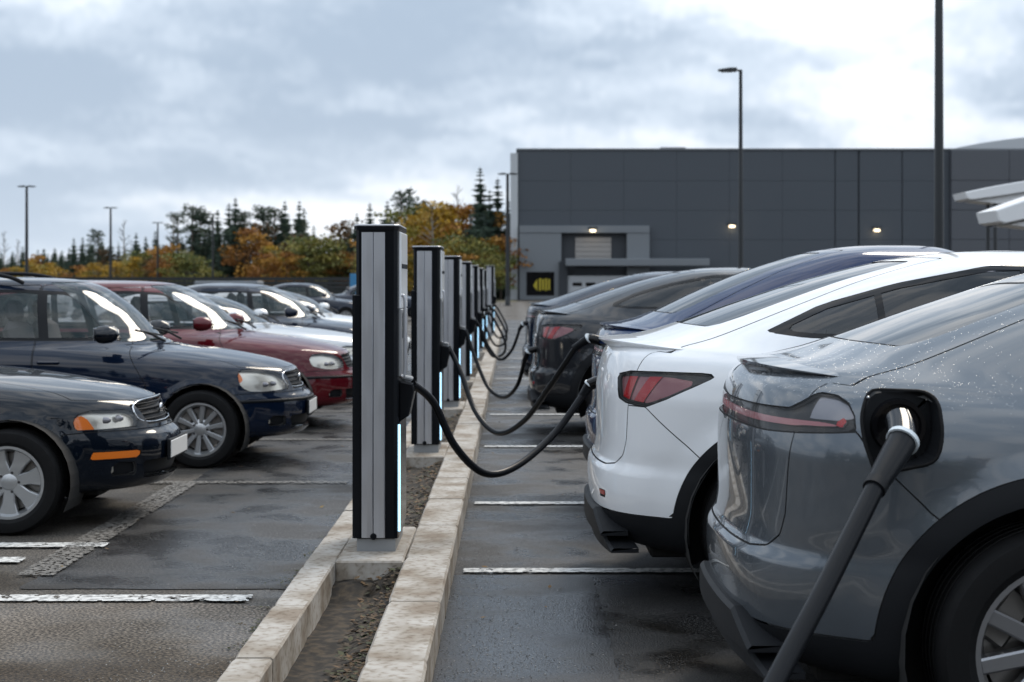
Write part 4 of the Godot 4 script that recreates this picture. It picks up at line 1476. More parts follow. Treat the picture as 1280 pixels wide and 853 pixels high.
# kinds: "bar" has a light bar across the tail, "wedge" has arrow-shaped lamps
func make_ev(called: String, at: Vector3, label: String, spec: Dictionary) -> Node3D:
	var root := thing(called, at, label, "car", "electric cars on charge")
	var body: Material = spec.paint
	var s := Shell.new()
	s.rows = ev_rows(spec.get("tail", 0.0), spec.get("roof", 0.0), spec.get("belt", 0.0))
	var R: float = spec.get("arch", 0.435)
	var hub: float = spec.get("hub", 0.87)
	var tyre: float = spec.get("tyre", 0.36)
	s.hubs = [[hub, tyre, R, 0.022, 0.15], [3.67, tyre, R, 0.022, 0.15]]
	s.tessellate(spec.get("detail", 120), spec.get("fine", 4))
	seam_bits = PackedInt32Array()
	var rest := s.t
	# wheel openings
	for h in s.hubs:
		rest = s.split(rest, func(v: Vector3, _e: Color) -> float: return Vector2(v.x - h[0], v.y - h[1]).length() - h[2] if v.z > 0.3 else 1.0)[1]
	var got: Array
	var shell := rest
	# tail lamps
	var bar: bool = spec.lamp == "bar"
	var lamp_poly: Array
	if bar: lamp_poly = [[-0.1, 0.955], [0.55, 0.955], [0.78, 0.960], [0.93, 0.966], [1.03, 0.972], [1.0, 1.018], [0.95, 1.052], [0.88, 1.072], [0.79, 1.078], [0.74, 1.05], [0.68, 1.028], [-0.1, 1.022]]
	else: lamp_poly = [[0.56, 1.0], [0.62, 0.90], [0.70, 0.882], [0.88, 0.868], [1.02, 0.905], [1.18, 0.965], [1.27, 1.005], [1.22, 1.018], [0.95, 1.02], [0.70, 1.018]]
	got = take(s, rest, outline("rear", lamp_poly), 0.005)
	var lamp: PackedInt32Array = got[0]
	rest = got[1]
	# charge port
	var port: Vector2 = spec.get("port", Vector2(0.43, 0.985))
	if spec.get("open_port", false):
		var pp := []
		for p in port_shape(): pp.append([port.x + p.x, port.y + p.y])
		got = take(s, rest, outline("side", pp))
		rest = got[1]
		shell = s.split(shell, outline("side", pp))[1]
	# rear window, then tailgate
	got = take(s, rest, patch(11.3, 13.75, -1.0, 0.60, 0.2, 1.0, 0.06), 0.006)
	var back_glass: PackedInt32Array = got[0]
	rest = got[1]
	var gate_low := outline("rear", [[-0.1, 0.598], [0.48, 0.598], [0.60, 0.61], [0.675, 0.65], [0.71, 0.72], [0.725, 0.84], [0.745, 0.95], [0.765, 1.085], [0.80, 1.15], [-0.1, 1.15]])
	var gate_high := patch(9.6, 14.05, -1.0, 0.71, 0.15)
	got = take(s, rest, func(v: Vector3, e: Color) -> float: return minf(gate_low.call(v, e), gate_high.call(v, e)), 0.006)
	var gate: PackedInt32Array = got[0]
	rest = got[1]
	# side windows in a black surround
	var win: Array = spec.get("windows", [[1.20, 1.335], [1.36, 1.245], [3.0, 1.14], [3.14, 1.135], [2.86, 1.30], [2.55, 1.42], [2.1, 1.475], [1.7, 1.47], [1.4, 1.43]])
	got = take(s, rest, outline("side", win))
	var surround: PackedInt32Array = got[0]
	rest = got[1]
	var panes := []
	for cut in spec.get("panes", [[0.0, 1.78], [1.83, 2.52], [2.58, 3.6]]):
		got = s.split(surround, func(v: Vector3, _e: Color) -> float: return maxf(cut[0] - v.x, v.x - cut[1]))
		var ring := s.split(got[0], outline("side", win), 0.022)
		panes.append(ring[0])
		surround = got[1]
		surround.append_array(ring[1])
	# windscreen, bonnet, roof glass
	got = take(s, rest, patch(11.2, 13.7, PI - 0.66, 9.0, 0.2, 1.0, 0.06), 0.006)
	var screen: PackedInt32Array = got[0]
	rest = got[1]
	got = take(s, rest, patch(9.0, 11.0, PI - 0.72, 9.0, 0.15, 1.0), 0.006)
	var bonnet: PackedInt32Array = got[0]
	rest = got[1]
	got = take(s, rest, outline("front", [[0.45, 0.70], [1.05, 0.74], [1.12, 0.80], [0.9, 0.80], [0.5, 0.74]]), 0.005)
	var head: PackedInt32Array = got[0]
	rest = got[1]
	# black cladding along the bottom and round the wheels
	var clad_at: float = spec.get("cladding", 0.385)
	var ring_w: float = spec.get("ring", 0.07)
	var clad := func(v: Vector3, e: Color) -> float:
		var d: float = v.y - clad_at - spec.get("cladding_rise", 0.0) * smoothstep(0.75, 0.2, e.r)
		if v.z > 0.4:
			for h in s.hubs: d = minf(d, Vector2(v.x - h[0], v.y - h[1]).length() - h[2] - ring_w)
		return d
	got = take(s, rest, clad, 0.004)
	var cladding: PackedInt32Array = got[0]
	rest = got[1]
	if not bar:
		got = take(s, rest, outline("rear", [[0.44, 0.452], [0.54, 0.452], [0.54, 0.484], [0.44, 0.484]]), 0.003)
		rest = got[1]
		for side in [1.0, -1.0]: obj("reflector", s.part(got[0], 0.001, [side]), M.lamp_red, root)
	# rear bumper
	got = take(s, rest, outline("rear", spec.get("bumper", [[-0.2, 0.1], [1.42, 0.1], [1.42, 0.70], [1.32, 0.755], [1.03, 0.973], [-0.2, 0.975]])), 0.005)
	var bumper: PackedInt32Array = got[0]
	rest = got[1]
	# doors
	var doors := []
	for d in [[[1.28, 1.28], [1.30, 0.75], [1.42, 0.42], [1.95, 0.40], [1.98, 1.35]], [[1.99, 1.35], [1.96, 0.40], [2.95, 0.40], [3.06, 0.7], [3.08, 1.14]]]:
		got = take(s, rest, outline("side", d), 0.005)
		doors.append(got[0])
		rest = got[1]
	obj("body", s.part(rest), body, root)
	obj("tailgate", s.part(gate), body, root)
	obj("rear_bumper", s.part(bumper), body, root)
	obj("bonnet", s.part(bonnet), body, root)
	for d in doors:
		for side in [1.0, -1.0]:
			obj("door", s.part(d, 0.0, [side]), body, root)
	obj("cladding", s.part(cladding, 0.004), M.trim, root)
	for side in [1.0, -1.0]: obj("window_surround", s.part(surround, -0.001, [side]), M.gloss_black, root)
	obj("inner_shell", s.part(s.split(shell, func(_v: Vector3, e: Color) -> float: return e.b - 10.95)[0], -0.024), M.inner_steel, root)
	for p in panes:
		for side in [1.0, -1.0]:
			obj("window", s.part(p, -0.004, [side]), M.dark_glass, root)
	obj("rear_window", s.part(back_glass, -0.003), M.rear_glass, root)
	obj("windscreen", s.part(screen, -0.003), M.dark_glass, root)
	obj("headlight", s.part(head, -0.004), M.clear_lens, root)
	obj("headlight_reflector", s.part(head, -0.03), M.chrome, root)
	obj("panel_gaps", s.part(seam_bits, -0.005), M.gap, root)
	# tail lamps: housing set back behind a clear cover
	for side in [1.0, -1.0]:
		var tl := obj("tail_light", s.part(lamp, -0.001, [side]), M.lamp_lens, root)
		var back := lamp
		if bar:
			got = s.split(back, outline("rear", [[-0.1, 0.978], [0.72, 0.980], [0.88, 0.985], [0.95, 0.986], [0.95, 0.994], [0.88, 0.996], [0.72, 0.998], [-0.1, 1.002]]))
			obj("light_bar", s.part(got[0], -0.008, [side]), M.lamp_rose, tl)
			back = got[1]
			got = s.split(back, outline("rear", [[0.935, 0.984], [0.985, 0.984], [0.972, 1.010], [0.93, 1.013]]))
			obj("reflector", s.part(got[0], -0.006, [side]), M.lamp_red, tl)
			back = got[1]
			got = s.split(back, outline("rear", [[0.79, 1.006], [0.93, 1.004], [1.0, 1.012], [0.96, 1.055], [0.88, 1.08], [0.80, 1.08]]))
			obj("reflector_bowl", s.part(got[0], -0.014, [side]), M.lamp_grey, tl)
			obj("housing", s.part(got[1], -0.016, [side]), M.lamp_housing, tl)
		else:
			got = s.split(back, outline("rear", [[0.575, 0.995], [0.63, 0.912], [0.71, 0.897], [0.885, 0.884], [1.02, 0.92], [1.16, 0.972], [1.18, 0.985], [1.0, 1.004], [0.85, 1.002]]))
			var glow: PackedInt32Array = got[0]
			back = got[1]
			got = s.split(glow, func(v: Vector3, e: Color) -> float: return absf(e.r - 0.70 - (v.y - 0.94) * 0.4) - 0.04)
			obj("red_chamber", s.part(got[0], -0.012, [side]), M.lamp_red, tl)
			var rest_glow: PackedInt32Array = got[1]
			got = s.split(rest_glow, func(v: Vector3, e: Color) -> float: return absf(e.r - 0.85 - (v.y - 0.94) * 0.9) - 0.045)
			obj("red_chamber", s.part(got[0], -0.014, [side]), M.lamp_red, tl)
			obj("reflector_bowl", s.part(got[1], -0.018, [side]), M.lamp_pink, tl)
			obj("housing", s.part(back, -0.016, [side]), M.lamp_housing, tl)
	put_tail_lip(root, s, spec)
	put_diffuser(root, spec)
	put_liners(root, s, 0.19, 0.25, 4.35, 0.92)
	var wm: Material = spec.get("rim_material", M.rim_dark)
	var wheel := make_wheel({"tyre": tyre, "rim": 0.255, "width": 0.235, "material": wm, "spokes": spec.get("spokes", 10), "dish": 0.10, "shape": PackedVector2Array([Vector2(0, -0.03), Vector2(1, -0.034), Vector2(1, 0.012), Vector2(0, 0.02)])})
	put_wheels(root, wheel, [hub, 3.67], tyre, 0.80)
	for side in [1.0, -1.0]:
		put_mirror(root, Vector3(2.98, 1.12, side * 0.86), side, body)
	if spec.get("open_port", false): put_port(root, s, port)
	root.set_meta("skin", 0)
	root.remove_meta("skin")
	if spec.get("wet", 0) > 0: put_drops(root, s, spec.wet, rest + gate)
	return root

func port_shape() -> PackedVector2Array:
	# a rounded square whose lower rear corner is drawn down
	var p := PackedVector2Array()
	var knots := [[0.085, 0.105, 0.026], [-0.075, 0.107, 0.030], [-0.105, 0.03, 0.03], [-0.098, -0.045, 0.02], [-0.072, -0.128, 0.014], [-0.03, -0.118, 0.02], [0.035, -0.104, 0.03], [0.088, -0.088, 0.03], [0.107, -0.02, 0.03], [0.105, 0.075, 0.02]]
	for k in knots.size():
		var a := Vector2(knots[k][0], knots[k][1])
		var b0 := Vector2(knots[(k + 9) % 10][0], knots[(k + 9) % 10][1])
		var b1 := Vector2(knots[(k + 1) % 10][0], knots[(k + 1) % 10][1])
		var r: float = knots[k][2]
		for s in 4:
			var f := s / 3.0
			var q0 := a + (b0 - a).normalized() * r
			var q1 := a + (b1 - a).normalized() * r
			p.append(q0.lerp(a, f).lerp(a.lerp(q1, f), f))
	return p

func put_port(root: Node3D, s: Shell, at: Vector2) -> void:
	var shape := port_shape()
	var mb := MB.new()
	var outer := []
	for p in shape:
		var q := s.near_side(at.x + p.x, at.y + p.y)
		outer.append(Vector3(at.x + p.x, at.y + p.y, q.z))
	# sides of the well follow the flank, then fall to a flat back
	var zb := 0.0
	for o in outer: zb += o.z / outer.size()
	zb -= 0.055
	for k in outer.size():
		var l := (k + 1) % outer.size()
		var a: Vector3 = outer[k]
		var b: Vector3 = outer[l]
		var ia := Vector3(lerpf(at.x, a.x, 0.93), lerpf(at.y, a.y, 0.93), zb)
		var ib := Vector3(lerpf(at.x, b.x, 0.93), lerpf(at.y, b.y, 0.93), zb)
		mb.quad(a + Vector3(0, 0, 0.002), b + Vector3(0, 0, 0.002), ib, ia, Vector3(at.x - a.x, at.y - a.y, 0.02))
		var m := Vector3(0, 0, 1)
		mb.tri(Vector3(at.x, at.y, zb), ia, ib, m, m, m)
	var well := obj("charge_port", mb, M.trim, root)
	mb = MB.new()
	var rim := []
	for k in outer.size() + 1:
		rim.append(outer[k % outer.size()] + Vector3(0, 0, 0.002))
	mb.tube(rim, 0.0055, 6, false)
	obj("port_seal", mb, M.rubber, well)
	mb = MB.new()
	var ax := Transform3D(Basis(Vector3.RIGHT, PI / 2), Vector3(at.x + 0.004, at.y + 0.004, zb))
	mb.lathe([Vector2(0.0, 0.005), Vector2(0.06, 0.005), Vector2(0.064, 0.022), Vector2(0.076, 0.022), Vector2(0.08, 0.0)], 40, ax)
	obj("socket", mb, M.gloss_black, well)
	mb = MB.new()
	for c in [[-0.08, 0.085], [0.088, 0.08], [0.085, -0.075]]:
		mb.lathe([Vector2(0.0, 0.004), Vector2(0.004, 0.003), Vector2(0.005, 0.0)], 8, Transform3D(ax.basis, Vector3(at.x + c[0], at.y + c[1], zb)))
	obj("screws", mb, M.chrome, well)

func put_tail_lip(root: Node3D, s: Shell, spec: Dictionary) -> void:
	# duck-tail spoiler: a thin blade that follows the loop of the deck and reaches past the tail
	var reach: float = spec.get("lip", 0.07)
	var deck: float = spec.get("lip_row", 10.0)
	var r := s.row(deck)
	var rb := s.row(deck + 0.75)
	var stations := []
	var nst := 40
	var end: float = spec.get("lip_end", 0.73)
	for k in nst * 2 + 1:
		var f := (float(k) / nst - 1.0)
		var ph: float = absf(f) * end
		var a := s.at(r, ph)
		var b := s.at(rb, ph)
		var fade := pow(maxf(1.0 - absf(f), 0.0), 0.45)
		var out := Vector3(a.x - b.x, 0, a.z - b.z).normalized()
		var tip := a + out * reach * fade + Vector3(0, 0.012 * fade, 0)
		var top := a.lerp(b, 0.5 * fade + 0.02) + Vector3(0, 0.004, 0)
		var low := a + Vector3(0, -spec.get("lip_drop", 0.058) * fade, 0) - out * 0.004
		var sg := signf(f) if f != 0.0 else 1.0
		stations.append([Vector3(top.x, top.y, top.z * sg), Vector3(tip.x, tip.y, tip.z * sg), Vector3(tip.x, tip.y - 0.010 * fade, tip.z * sg), Vector3(low.x, low.y, low.z * sg)])
	var up := MB.new()
	var under := MB.new()
	for k in stations.size() - 1:
		var p: Array = stations[k]
		var q: Array = stations[k + 1]
		var n0: Vector3 = (p[1] - p[0]).cross(q[0] - p[0]).normalized()
		if n0.y < 0: n0 = -n0
		up.tri(p[0], p[1], q[1], n0, n0, n0)
		up.tri(p[0], q[1], q[0], n0, n0, n0)
		up.quad(p[1], p[2], q[2], q[1], p[1] - p[0])
		under.quad(p[2], p[3], q[3], q[2], Vector3(-0.3, -1, 0))
	var lip := obj("tail_spoiler", up, spec.paint, root)
	obj("underside", under, M.gloss_black if spec.lamp == "bar" else spec.paint, lip)

func put_diffuser(root: Node3D, spec: Dictionary) -> void:
	var mb := MB.new()
	# a stepped valance that follows the bow of the bumper
	for step in [[0.30, 0.40, -0.012, 0.60], [0.235, 0.295, 0.02, 0.66]]:
		var top := []
		for q in 25:
			var z := lerpf(-step[3], step[3], q / 24.0)
			var bend := 0.10 * pow(absf(z) / 0.9, 2.4)
			top.append(Vector3(step[2] + bend, 0, z))
		for q in 24:
			var a: Vector3 = top[q]
			var b: Vector3 = top[q + 1]
			var e := Vector3(0.012, 0, 0)
			var lo := Vector3(0, step[0], 0)
			var ha := lerpf(step[0] + 0.02, step[1], clampf((1.0 - absf(a.z) / step[3]) * 3.0, 0.0, 1.0))
			var hb := lerpf(step[0] + 0.02, step[1], clampf((1.0 - absf(b.z) / step[3]) * 3.0, 0.0, 1.0))
			var hi := Vector3(0, ha, 0)
			var hi2 := Vector3(0, hb, 0)
			var inn := Vector3(0.12, 0, 0)
			mb.quad(a + lo, b + lo, b + hi2 - Vector3(0, 0.012, 0), a + hi - Vector3(0, 0.012, 0), Vector3(-1, 0, 0))
			mb.quad(a + hi - Vector3(0, 0.012, 0), b + hi2 - Vector3(0, 0.012, 0), b + hi2 + e, a + hi + e, Vector3(-1, 1, 0))
			mb.quad(a + hi + e, b + hi2 + e, b + hi2 + inn, a + hi + inn, Vector3.UP)
			mb.quad(a + lo, b + lo, b + lo + inn, a + lo + inn, Vector3.DOWN)
		for q in [0, 24]:
			var a: Vector3 = top[q]
			mb.quad(a + Vector3(0, step[0], 0), a + Vector3(0.12, step[0], 0), a + Vector3(0.12, step[0] + 0.02, 0), a + Vector3(0, step[0] + 0.008, 0), Vector3(0, 0, -1 if q == 0 else 1))
	obj("diffuser", mb, M.trim, root)

func put_mirror(root: Node3D, at: Vector3, side: float, body: Material) -> void:
	var mb := MB.new()
	var c := at + Vector3(-0.02, 0.0, side * 0.12)
	# a rounded shell, flat at the back where the glass sits
	var rings := [[0.0, 0.62], [0.03, 0.95], [0.07, 1.0], [0.12, 0.9], [0.155, 0.6], [0.17, 0.05]]
	for i in rings.size() - 1:
		for k in 16:
			var q := []
			var m := []
			for e in [[i, k], [i, k + 1], [i + 1, k + 1], [i + 1, k]]:
				var a: float = TAU * e[1] / 16.0
				var sq := pow(pow(absf(cos(a)), 4.0) + pow(absf(sin(a)), 4.0), -0.25)
				var rr: float = rings[e[0]][1]
				q.append(c + Vector3(rings[e[0]][0] - 0.07, sin(a) * sq * 0.068 * rr, cos(a) * sq * 0.105 * rr))
				m.append(Vector3((e[0] - 1.6) * 0.35, sin(a), cos(a) * 0.7).normalized())
			mb.squad(q[0], q[1], q[2], q[3], m[0], m[1], m[2], m[3])
	var shell := obj("mirror", mb, body, root)
	mb = MB.new()
	mb.box(c + Vector3(-0.066, 0, 0), Vector3(0.006, 0.10, 0.17), 0.002)
	obj("mirror_glass", mb, M.chrome, shell)
	mb = MB.new()
	mb.box(at + Vector3(0.02, -0.035, side * 0.0), Vector3(0.07, 0.035, 0.14), 0.012)
	obj("mirror_arm", mb, M.trim, shell)

func put_drops(root: Node3D, s: Shell, count: int, tris: PackedInt32Array) -> void:
	# rain beads standing on the upward faces of the tail and rear quarter
	var mm := MultiMesh.new()
	mm.transform_format = MultiMesh.TRANSFORM_3D
	var drop := SphereMesh.new()
	drop.radius = 1.0
	drop.height = 2.0
	drop.radial_segments = 8
	drop.rings = 4
	mm.mesh = drop
	var spots := []
	var r := RandomNumberGenerator.new()
	r.seed = 5
	var guard := 0
	while spots.size() < count and guard < count * 60:
		guard += 1
		var i := r.randi_range(0, tris.size() / 3 - 1) * 3
		var a := r.randf()
		var b := r.randf()
		if a + b > 1.0:
			a = 1.0 - a
			b = 1.0 - b
		var p := s.v[tris[i]] * (1.0 - a - b) + s.v[tris[i + 1]] * a + s.v[tris[i + 2]] * b
		var n := s.n[tris[i]]
		if p.x > 1.7 or n.y < 0.22: continue
		var want := smoothstep(0.2, 0.7, n.y)
		if r.randf() > want: continue
		var big := r.randf_range(0.001, 0.0034) * (1.0 if r.randf() < 0.85 else 1.5)
		var up := n
		var side := up.cross(Vector3(0.3, 0.2, 0.9)).normalized()
		var bs := Basis(side * big, up * big * 0.45, side.cross(up) * big * r.randf_range(1.0, 1.5))
		spots.append(Transform3D(bs, p))
	mm.instance_count = spots.size()
	for i in spots.size(): mm.set_instance_transform(i, spots[i])
	var o := MultiMeshInstance3D.new()
	o.name = "rain_drops"
	o.multimesh = mm
	o.material_override = M.water
	o.set_meta("kind", "stuff")
	root.add_child(o, true)

# ---------------------------------------------------------------- older cars, seen by their noses

func old_rows(k: Dictionary) -> Array:
	var L: float = k.length
	var w: float = k.get("half", 0.85)
	var cowl: float = L - k.get("cowl", 1.15)
	var top: float = L - k.get("top", 1.8)
	var H: float = k.roof
	var hd: float = k.get("hood", 0.0)
	var rear: Array
	if k.get("shape", "saloon") == "saloon":
		rear = [[0.10, 0.88], [0.28, 0.96], [0.80, 1.00], [1.05, 1.0 + (H - 1.0) * 0.45], [1.30, H - 0.09], [1.60, H - 0.02]]
	else:
		rear = [[0.08, 0.84], [0.10, 0.90], [0.12, 0.96], [0.22, 1.0 + (H - 1.0) * 0.45], [0.36, H - 0.09], [0.62, H - 0.025]]
	var mid: float = (rear[5][0] + top - 0.3) * 0.5
	return [
		[0.30, 0.22, L - 0.32, 0.19, w - 0.13, 0.18, 4.0, 3.6],
		[0.06, 0.27, L - 0.07, 0.225, w - 0.05, 0.20, 4.5, 3.6],
		[0.0, 0.37, L - 0.01, 0.32, w - 0.015, 0.30, 5.0, 3.6],
		[0.0, 0.50, L, 0.44, w - 0.005, 0.43, 5.0, 3.6],
		[0.01, 0.555, L - 0.012, 0.505, w, 0.53, 5.0, 3.6],
		[0.06, 0.60, L - 0.05, 0.548, w, 0.60, 5.0, 3.7],
		[0.075, 0.74, L - 0.09, 0.655 + hd * 0.5, w - 0.004, 0.70, 5.0, 3.8],
		[rear[0][0], rear[0][1], L - 0.14, 0.725 + hd, w - 0.012, 0.785 + hd * 0.4, 5.0, 3.8],
		[rear[1][0], rear[1][1], L - 0.26, 0.775 + hd, w - 0.032, 0.845 + hd * 0.4, 4.6, 3.6],
		[(rear[1][0] + rear[2][0]) * 0.5, (rear[1][1] + rear[2][1]) * 0.5, (cowl + L) * 0.5 - 0.1, 0.86 + hd, w - 0.055, 0.89 + hd * 0.3, 4.4, 3.6],
		[rear[2][0], rear[2][1], cowl, 0.925 + hd, w - 0.08, 0.925 + hd * 0.3, 4.4, 3.6],
		[rear[3][0], rear[3][1], lerpf(cowl, top, 0.5), 0.93 + (H - 0.93) * 0.56, lerpf(w - 0.08, w - 0.29, 0.45), 0.92 + (H - 0.92) * 0.48, 4.4, 3.8],
		[rear[4][0], rear[4][1], lerpf(cowl, top, 0.9), H - 0.065, w - 0.265, H - 0.11, 4.4, 4.0],
		[rear[5][0], rear[5][1], top - 0.12, H - 0.025, w - 0.33, H - 0.045, 4.0, 4.0],
		[rear[5][0] + 0.35 * (mid - rear[5][0]), H - 0.006, lerpf(top - 0.12, mid, 0.4), H - 0.006, (w - 0.33) * 0.55, H - 0.012, 3.0, 3.0],
		[mid - 0.05, H, mid + 0.05, H, 0.02, H, 2.0, 2.0]]

func make_old(called: String, at: Vector3, label: String, k: Dictionary) -> Node3D:
	# at is where the middle of the nose stands; the car points to +x
	var root := thing(called, at - Vector3(k.length, 0, 0), label, "car", "older cars parked nose to the island")
	var L: float = k.length
	var w: float = k.get("half", 0.85)
	var H: float = k.roof
	var s := Shell.new()
	s.rows = old_rows(k)
	s.bow_front = k.get("bow", 0.20)
	s.taper_front = 0.09
	var tyre := 0.295
	var fx: float = L - k.get("overhang", 0.75)
	var rx := fx - 2.58
	s.hubs = [[fx, tyre, 0.335, 0.012, 0.05], [rx, tyre, 0.335, 0.012, 0.05]]
	s.tessellate(k.get("detail", 96), k.get("fine", 3))
	seam_bits = PackedInt32Array()
	var body: Material = k.paint
	var rest := s.t
	for h in s.hubs:
		rest = s.split(rest, func(v: Vector3, _e: Color) -> float: return Vector2(v.x - h[0], v.y - h[1]).length() - h[2] if v.z > 0.3 else 1.0)[1]
	var got: Array
	var hd: float = k.get("hood", 0.0)
	var shell := rest
	# headlamps
	got = take(s, rest, outline("front", k.headlamp), 0.004)
	var lamp: PackedInt32Array = got[0]
	rest = got[1]
	got = take(s, rest, outline("front", k.get("grille", [[-0.1, 0.575], [0.34, 0.575], [0.40, 0.70], [-0.1, 0.715]])), 0.004)
	var grille: PackedInt32Array = got[0]
	rest = got[1]
	var marker := PackedInt32Array()
	if k.has("marker"):
		got = take(s, rest, outline("front", k.marker), 0.004)
		marker = got[0]
		rest = got[1]
	got = take(s, rest, outline("front", k.get("intake", [[-0.1, 0.265], [0.46, 0.275], [0.52, 0.37], [-0.1, 0.375]])), 0.004)
	var intake: PackedInt32Array = got[0]
	rest = got[1]
	var fog: PackedInt32Array
	got = take(s, rest, outline("front", [[0.56, 0.295], [0.78, 0.30], [0.80, 0.345], [0.74, 0.375], [0.58, 0.37]]), 0.004)
	fog = got[0]
	rest = got[1]
	# bonnet, screen, rear window
	got = take(s, rest, patch(7.25, 9.98, PI - 0.70, 9.0, 0.12, 1.0), 0.005)
	var bonnet: PackedInt32Array = got[0]
	rest = got[1]
	got = take(s, rest, patch(10.12, 12.35, PI - 0.70, 9.0, 0.2, 1.0, 0.05), 0.006)
	var screen: PackedInt32Array = got[0]
	rest = got[1]
	got = take(s, rest, patch(10.15, 12.3, -1.0, 0.66, 0.2, 1.0, 0.05), 0.006)
	var back: PackedInt32Array = got[0]
	rest = got[1]
	# side windows between a sill line and the roof, cut by the pillars
	var cowl: float = L - k.get("cowl", 1.15)
	var top: float = L - k.get("top", 1.8)
	var belt := 0.955 + hd * 0.3
	var wtop := H - 0.105
	var tail := 0.55 if k.get("shape", "saloon") != "saloon" else 1.15
	var win := [[tail, belt + 0.02], [cowl - 0.16, belt], [lerpf(cowl, top, 0.55) - 0.10, lerpf(belt, wtop, 0.58)], [top - 0.02, wtop - 0.02], [top - 0.35, wtop], [tail + 0.6, wtop - 0.005], [tail + 0.28, wtop - 0.05]]
	got = take(s, rest, outline("side", win))
	var surround: PackedInt32Array = got[0]
	rest = got[1]
	var bp: float = top - 0.18
	var panes := []
	for cut in [[bp + 0.035, 9.0], [bp - 0.82, bp - 0.035], [0.0, bp - 0.88]]:
		got = s.split(surround, func(v: Vector3, _e: Color) -> float: return maxf(cut[0] - v.x - (v.y - 1.15) * 0.18, v.x + (v.y - 1.15) * 0.18 - cut[1]))
		var ring := s.split(got[0], outline("side", win), 0.024)
		panes.append(ring[0])
		surround = got[1]
		surround.append_array(ring[1])
	# bumper and doors
	got = take(s, rest, outline("front", [[-0.2, 0.1], [1.22, 0.1], [1.22, 0.46], [1.16, 0.545], [0.9, 0.553], [-0.2, 0.553]]), 0.006)
	var bumper: PackedInt32Array = got[0]
	rest = got[1]
	var doors := []
	for d in [[[bp, 0.33], [fx - 0.52, 0.33], [fx - 0.40, 0.62], [cowl - 0.22, belt + 0.01], [lerpf(cowl, top, 0.6) - 0.14, lerpf(belt, wtop, 0.68)], [top - 0.05, wtop + 0.03], [bp - 0.04, wtop + 0.035]], [[bp - 0.008, 0.33], [bp - 0.05, wtop + 0.035], [bp - 0.72, wtop + 0.02], [bp - 0.9, belt], [bp - 0.86, 0.7], [rx + 0.42, 0.4], [rx + 0.46, 0.33]]]:
		got = take(s, rest, outline("side", d), 0.005)
		doors.append(got[0])
		rest = got[1]
	obj("body", s.part(rest), body, root)
	obj("bonnet", s.part(bonnet), body, root)
	var bump := obj("front_bumper", s.part(bumper, 0.004), body, root)
	for d in doors:
		for side in [1.0, -1.0]:
			var door := obj("door", s.part(d, 0.0, [side]), body, root)
	for side in [1.0, -1.0]: obj("window_surround", s.part(surround, -0.001, [side]), M.trim, root)
	obj("inner_shell", s.part(s.split(shell, func(_v: Vector3, e: Color) -> float: return e.b - 9.95)[0], -0.05), M.inner_steel, root)
	for p in panes:
		for side in [1.0, -1.0]:
			obj("window", s.part(p, -0.004, [side]), M.side_glass, root)
	obj("windscreen", s.part(screen, -0.003), M.car_glass, root)
	obj("rear_window", s.part(back, -0.003), M.car_glass, root)
	obj("panel_gaps", s.part(seam_bits, -0.005), M.gap, root)
	for side in [1.0, -1.0]:
		var hl := obj("headlight", s.part(lamp, 0.002, [side]), M.clear_lens, root)
		var bowl := lamp
		if k.has("indicator"):
			got = s.split(bowl, outline("front", k.indicator))
			obj("indicator", s.part(got[0], -0.012, [side]), M.lamp_amber, hl)
			bowl = got[1]
		obj("reflector_bowl", s.part(bowl, -0.035, [side]), M.reflector, hl)
		var mb: MB
		var lc: Vector2 = k.get("bulb", Vector2(L - 0.17, w * 0.68))
		var ly: float = k.get("bulb_y", 0.64)
		for dz in [0.0, -0.12]:
			mb = MB.new()
			mb.lathe([Vector2(0.0, 0.0), Vector2(0.010, -0.003), Vector2(0.017, -0.015), Vector2(0.02, -0.04)], 16, Transform3D(Basis(Vector3.BACK, -PI / 2) * Basis(Vector3.RIGHT, side * 0.3), Vector3(lc.x - 0.09 - dz * 0.35, ly - 0.02, side * (lc.y + dz))))
			obj("projector", mb, M.lamp_grey, hl)
		if marker.size(): obj("indicator", s.part(marker, 0.003, [side]), M.lamp_amber, bump)
		obj("fog_lamp_recess", s.part(fog, -0.02, [side]), M.trim, bump)
		mb = MB.new()
		var fc := s.at(s.row(2.1), PI - 0.62)
		mb.lathe([Vector2(0.0, 0.004), Vector2(0.02, 0.002), Vector2(0.027, -0.006), Vector2(0.03, -0.02)], 18, Transform3D(Basis(Vector3.BACK, -PI / 2) * Basis(Vector3.RIGHT, side * 0.35), Vector3(fc.x - 0.022, 0.335, side * fc.z)))
		obj("fog_lamp", mb, M.reflector, bump)
		if not k.get("plain", false):
			put_mirror(root, Vector3(cowl - 0.28, belt + 0.06, side * (w - 0.07)), side, k.get("mirror", body))
	obj("grille_recess", s.part(grille, -0.03), M.trim, root)
	obj("intake_recess", s.part(intake, -0.03), M.trim, bump)
	# grille bars follow the bow of the nose
	for i in 4:
		var mb := MB.new()
		var y := 0.60 + i * 0.03
		var path := []
		for q in 13:
			var z := lerpf(-0.36, 0.36, q / 12.0)
			path.append(Vector3(L - 0.09 - (y - 0.58) * 0.38 - z * z * 0.50, y, z))
		mb.tube(path, 0.006, 6)
		obj("grille_bar", mb, k.get("grille_material", M.trim), root)
	if k.get("chrome_grille", false):
		var mb := MB.new()
		var path := []
		for q in 25:
			var a := TAU * q / 24.0
			var z := 0.37 * signf(cos(a)) * pow(absf(cos(a)), 0.5)
			var y := 0.648 + 0.068 * signf(sin(a)) * pow(absf(sin(a)), 0.6)
			path.append(Vector3(L - 0.078 - (y - 0.58) * 0.42 - z * z * 0.50, y, z))
		mb.tube(path, 0.006, 8, false)
		mb.ball(Vector3(L - 0.10, 0.65, 0), Vector3(0.012, 0.03, 0.04), 14, 8)
		obj("grille_frame", mb, M.chrome, root)
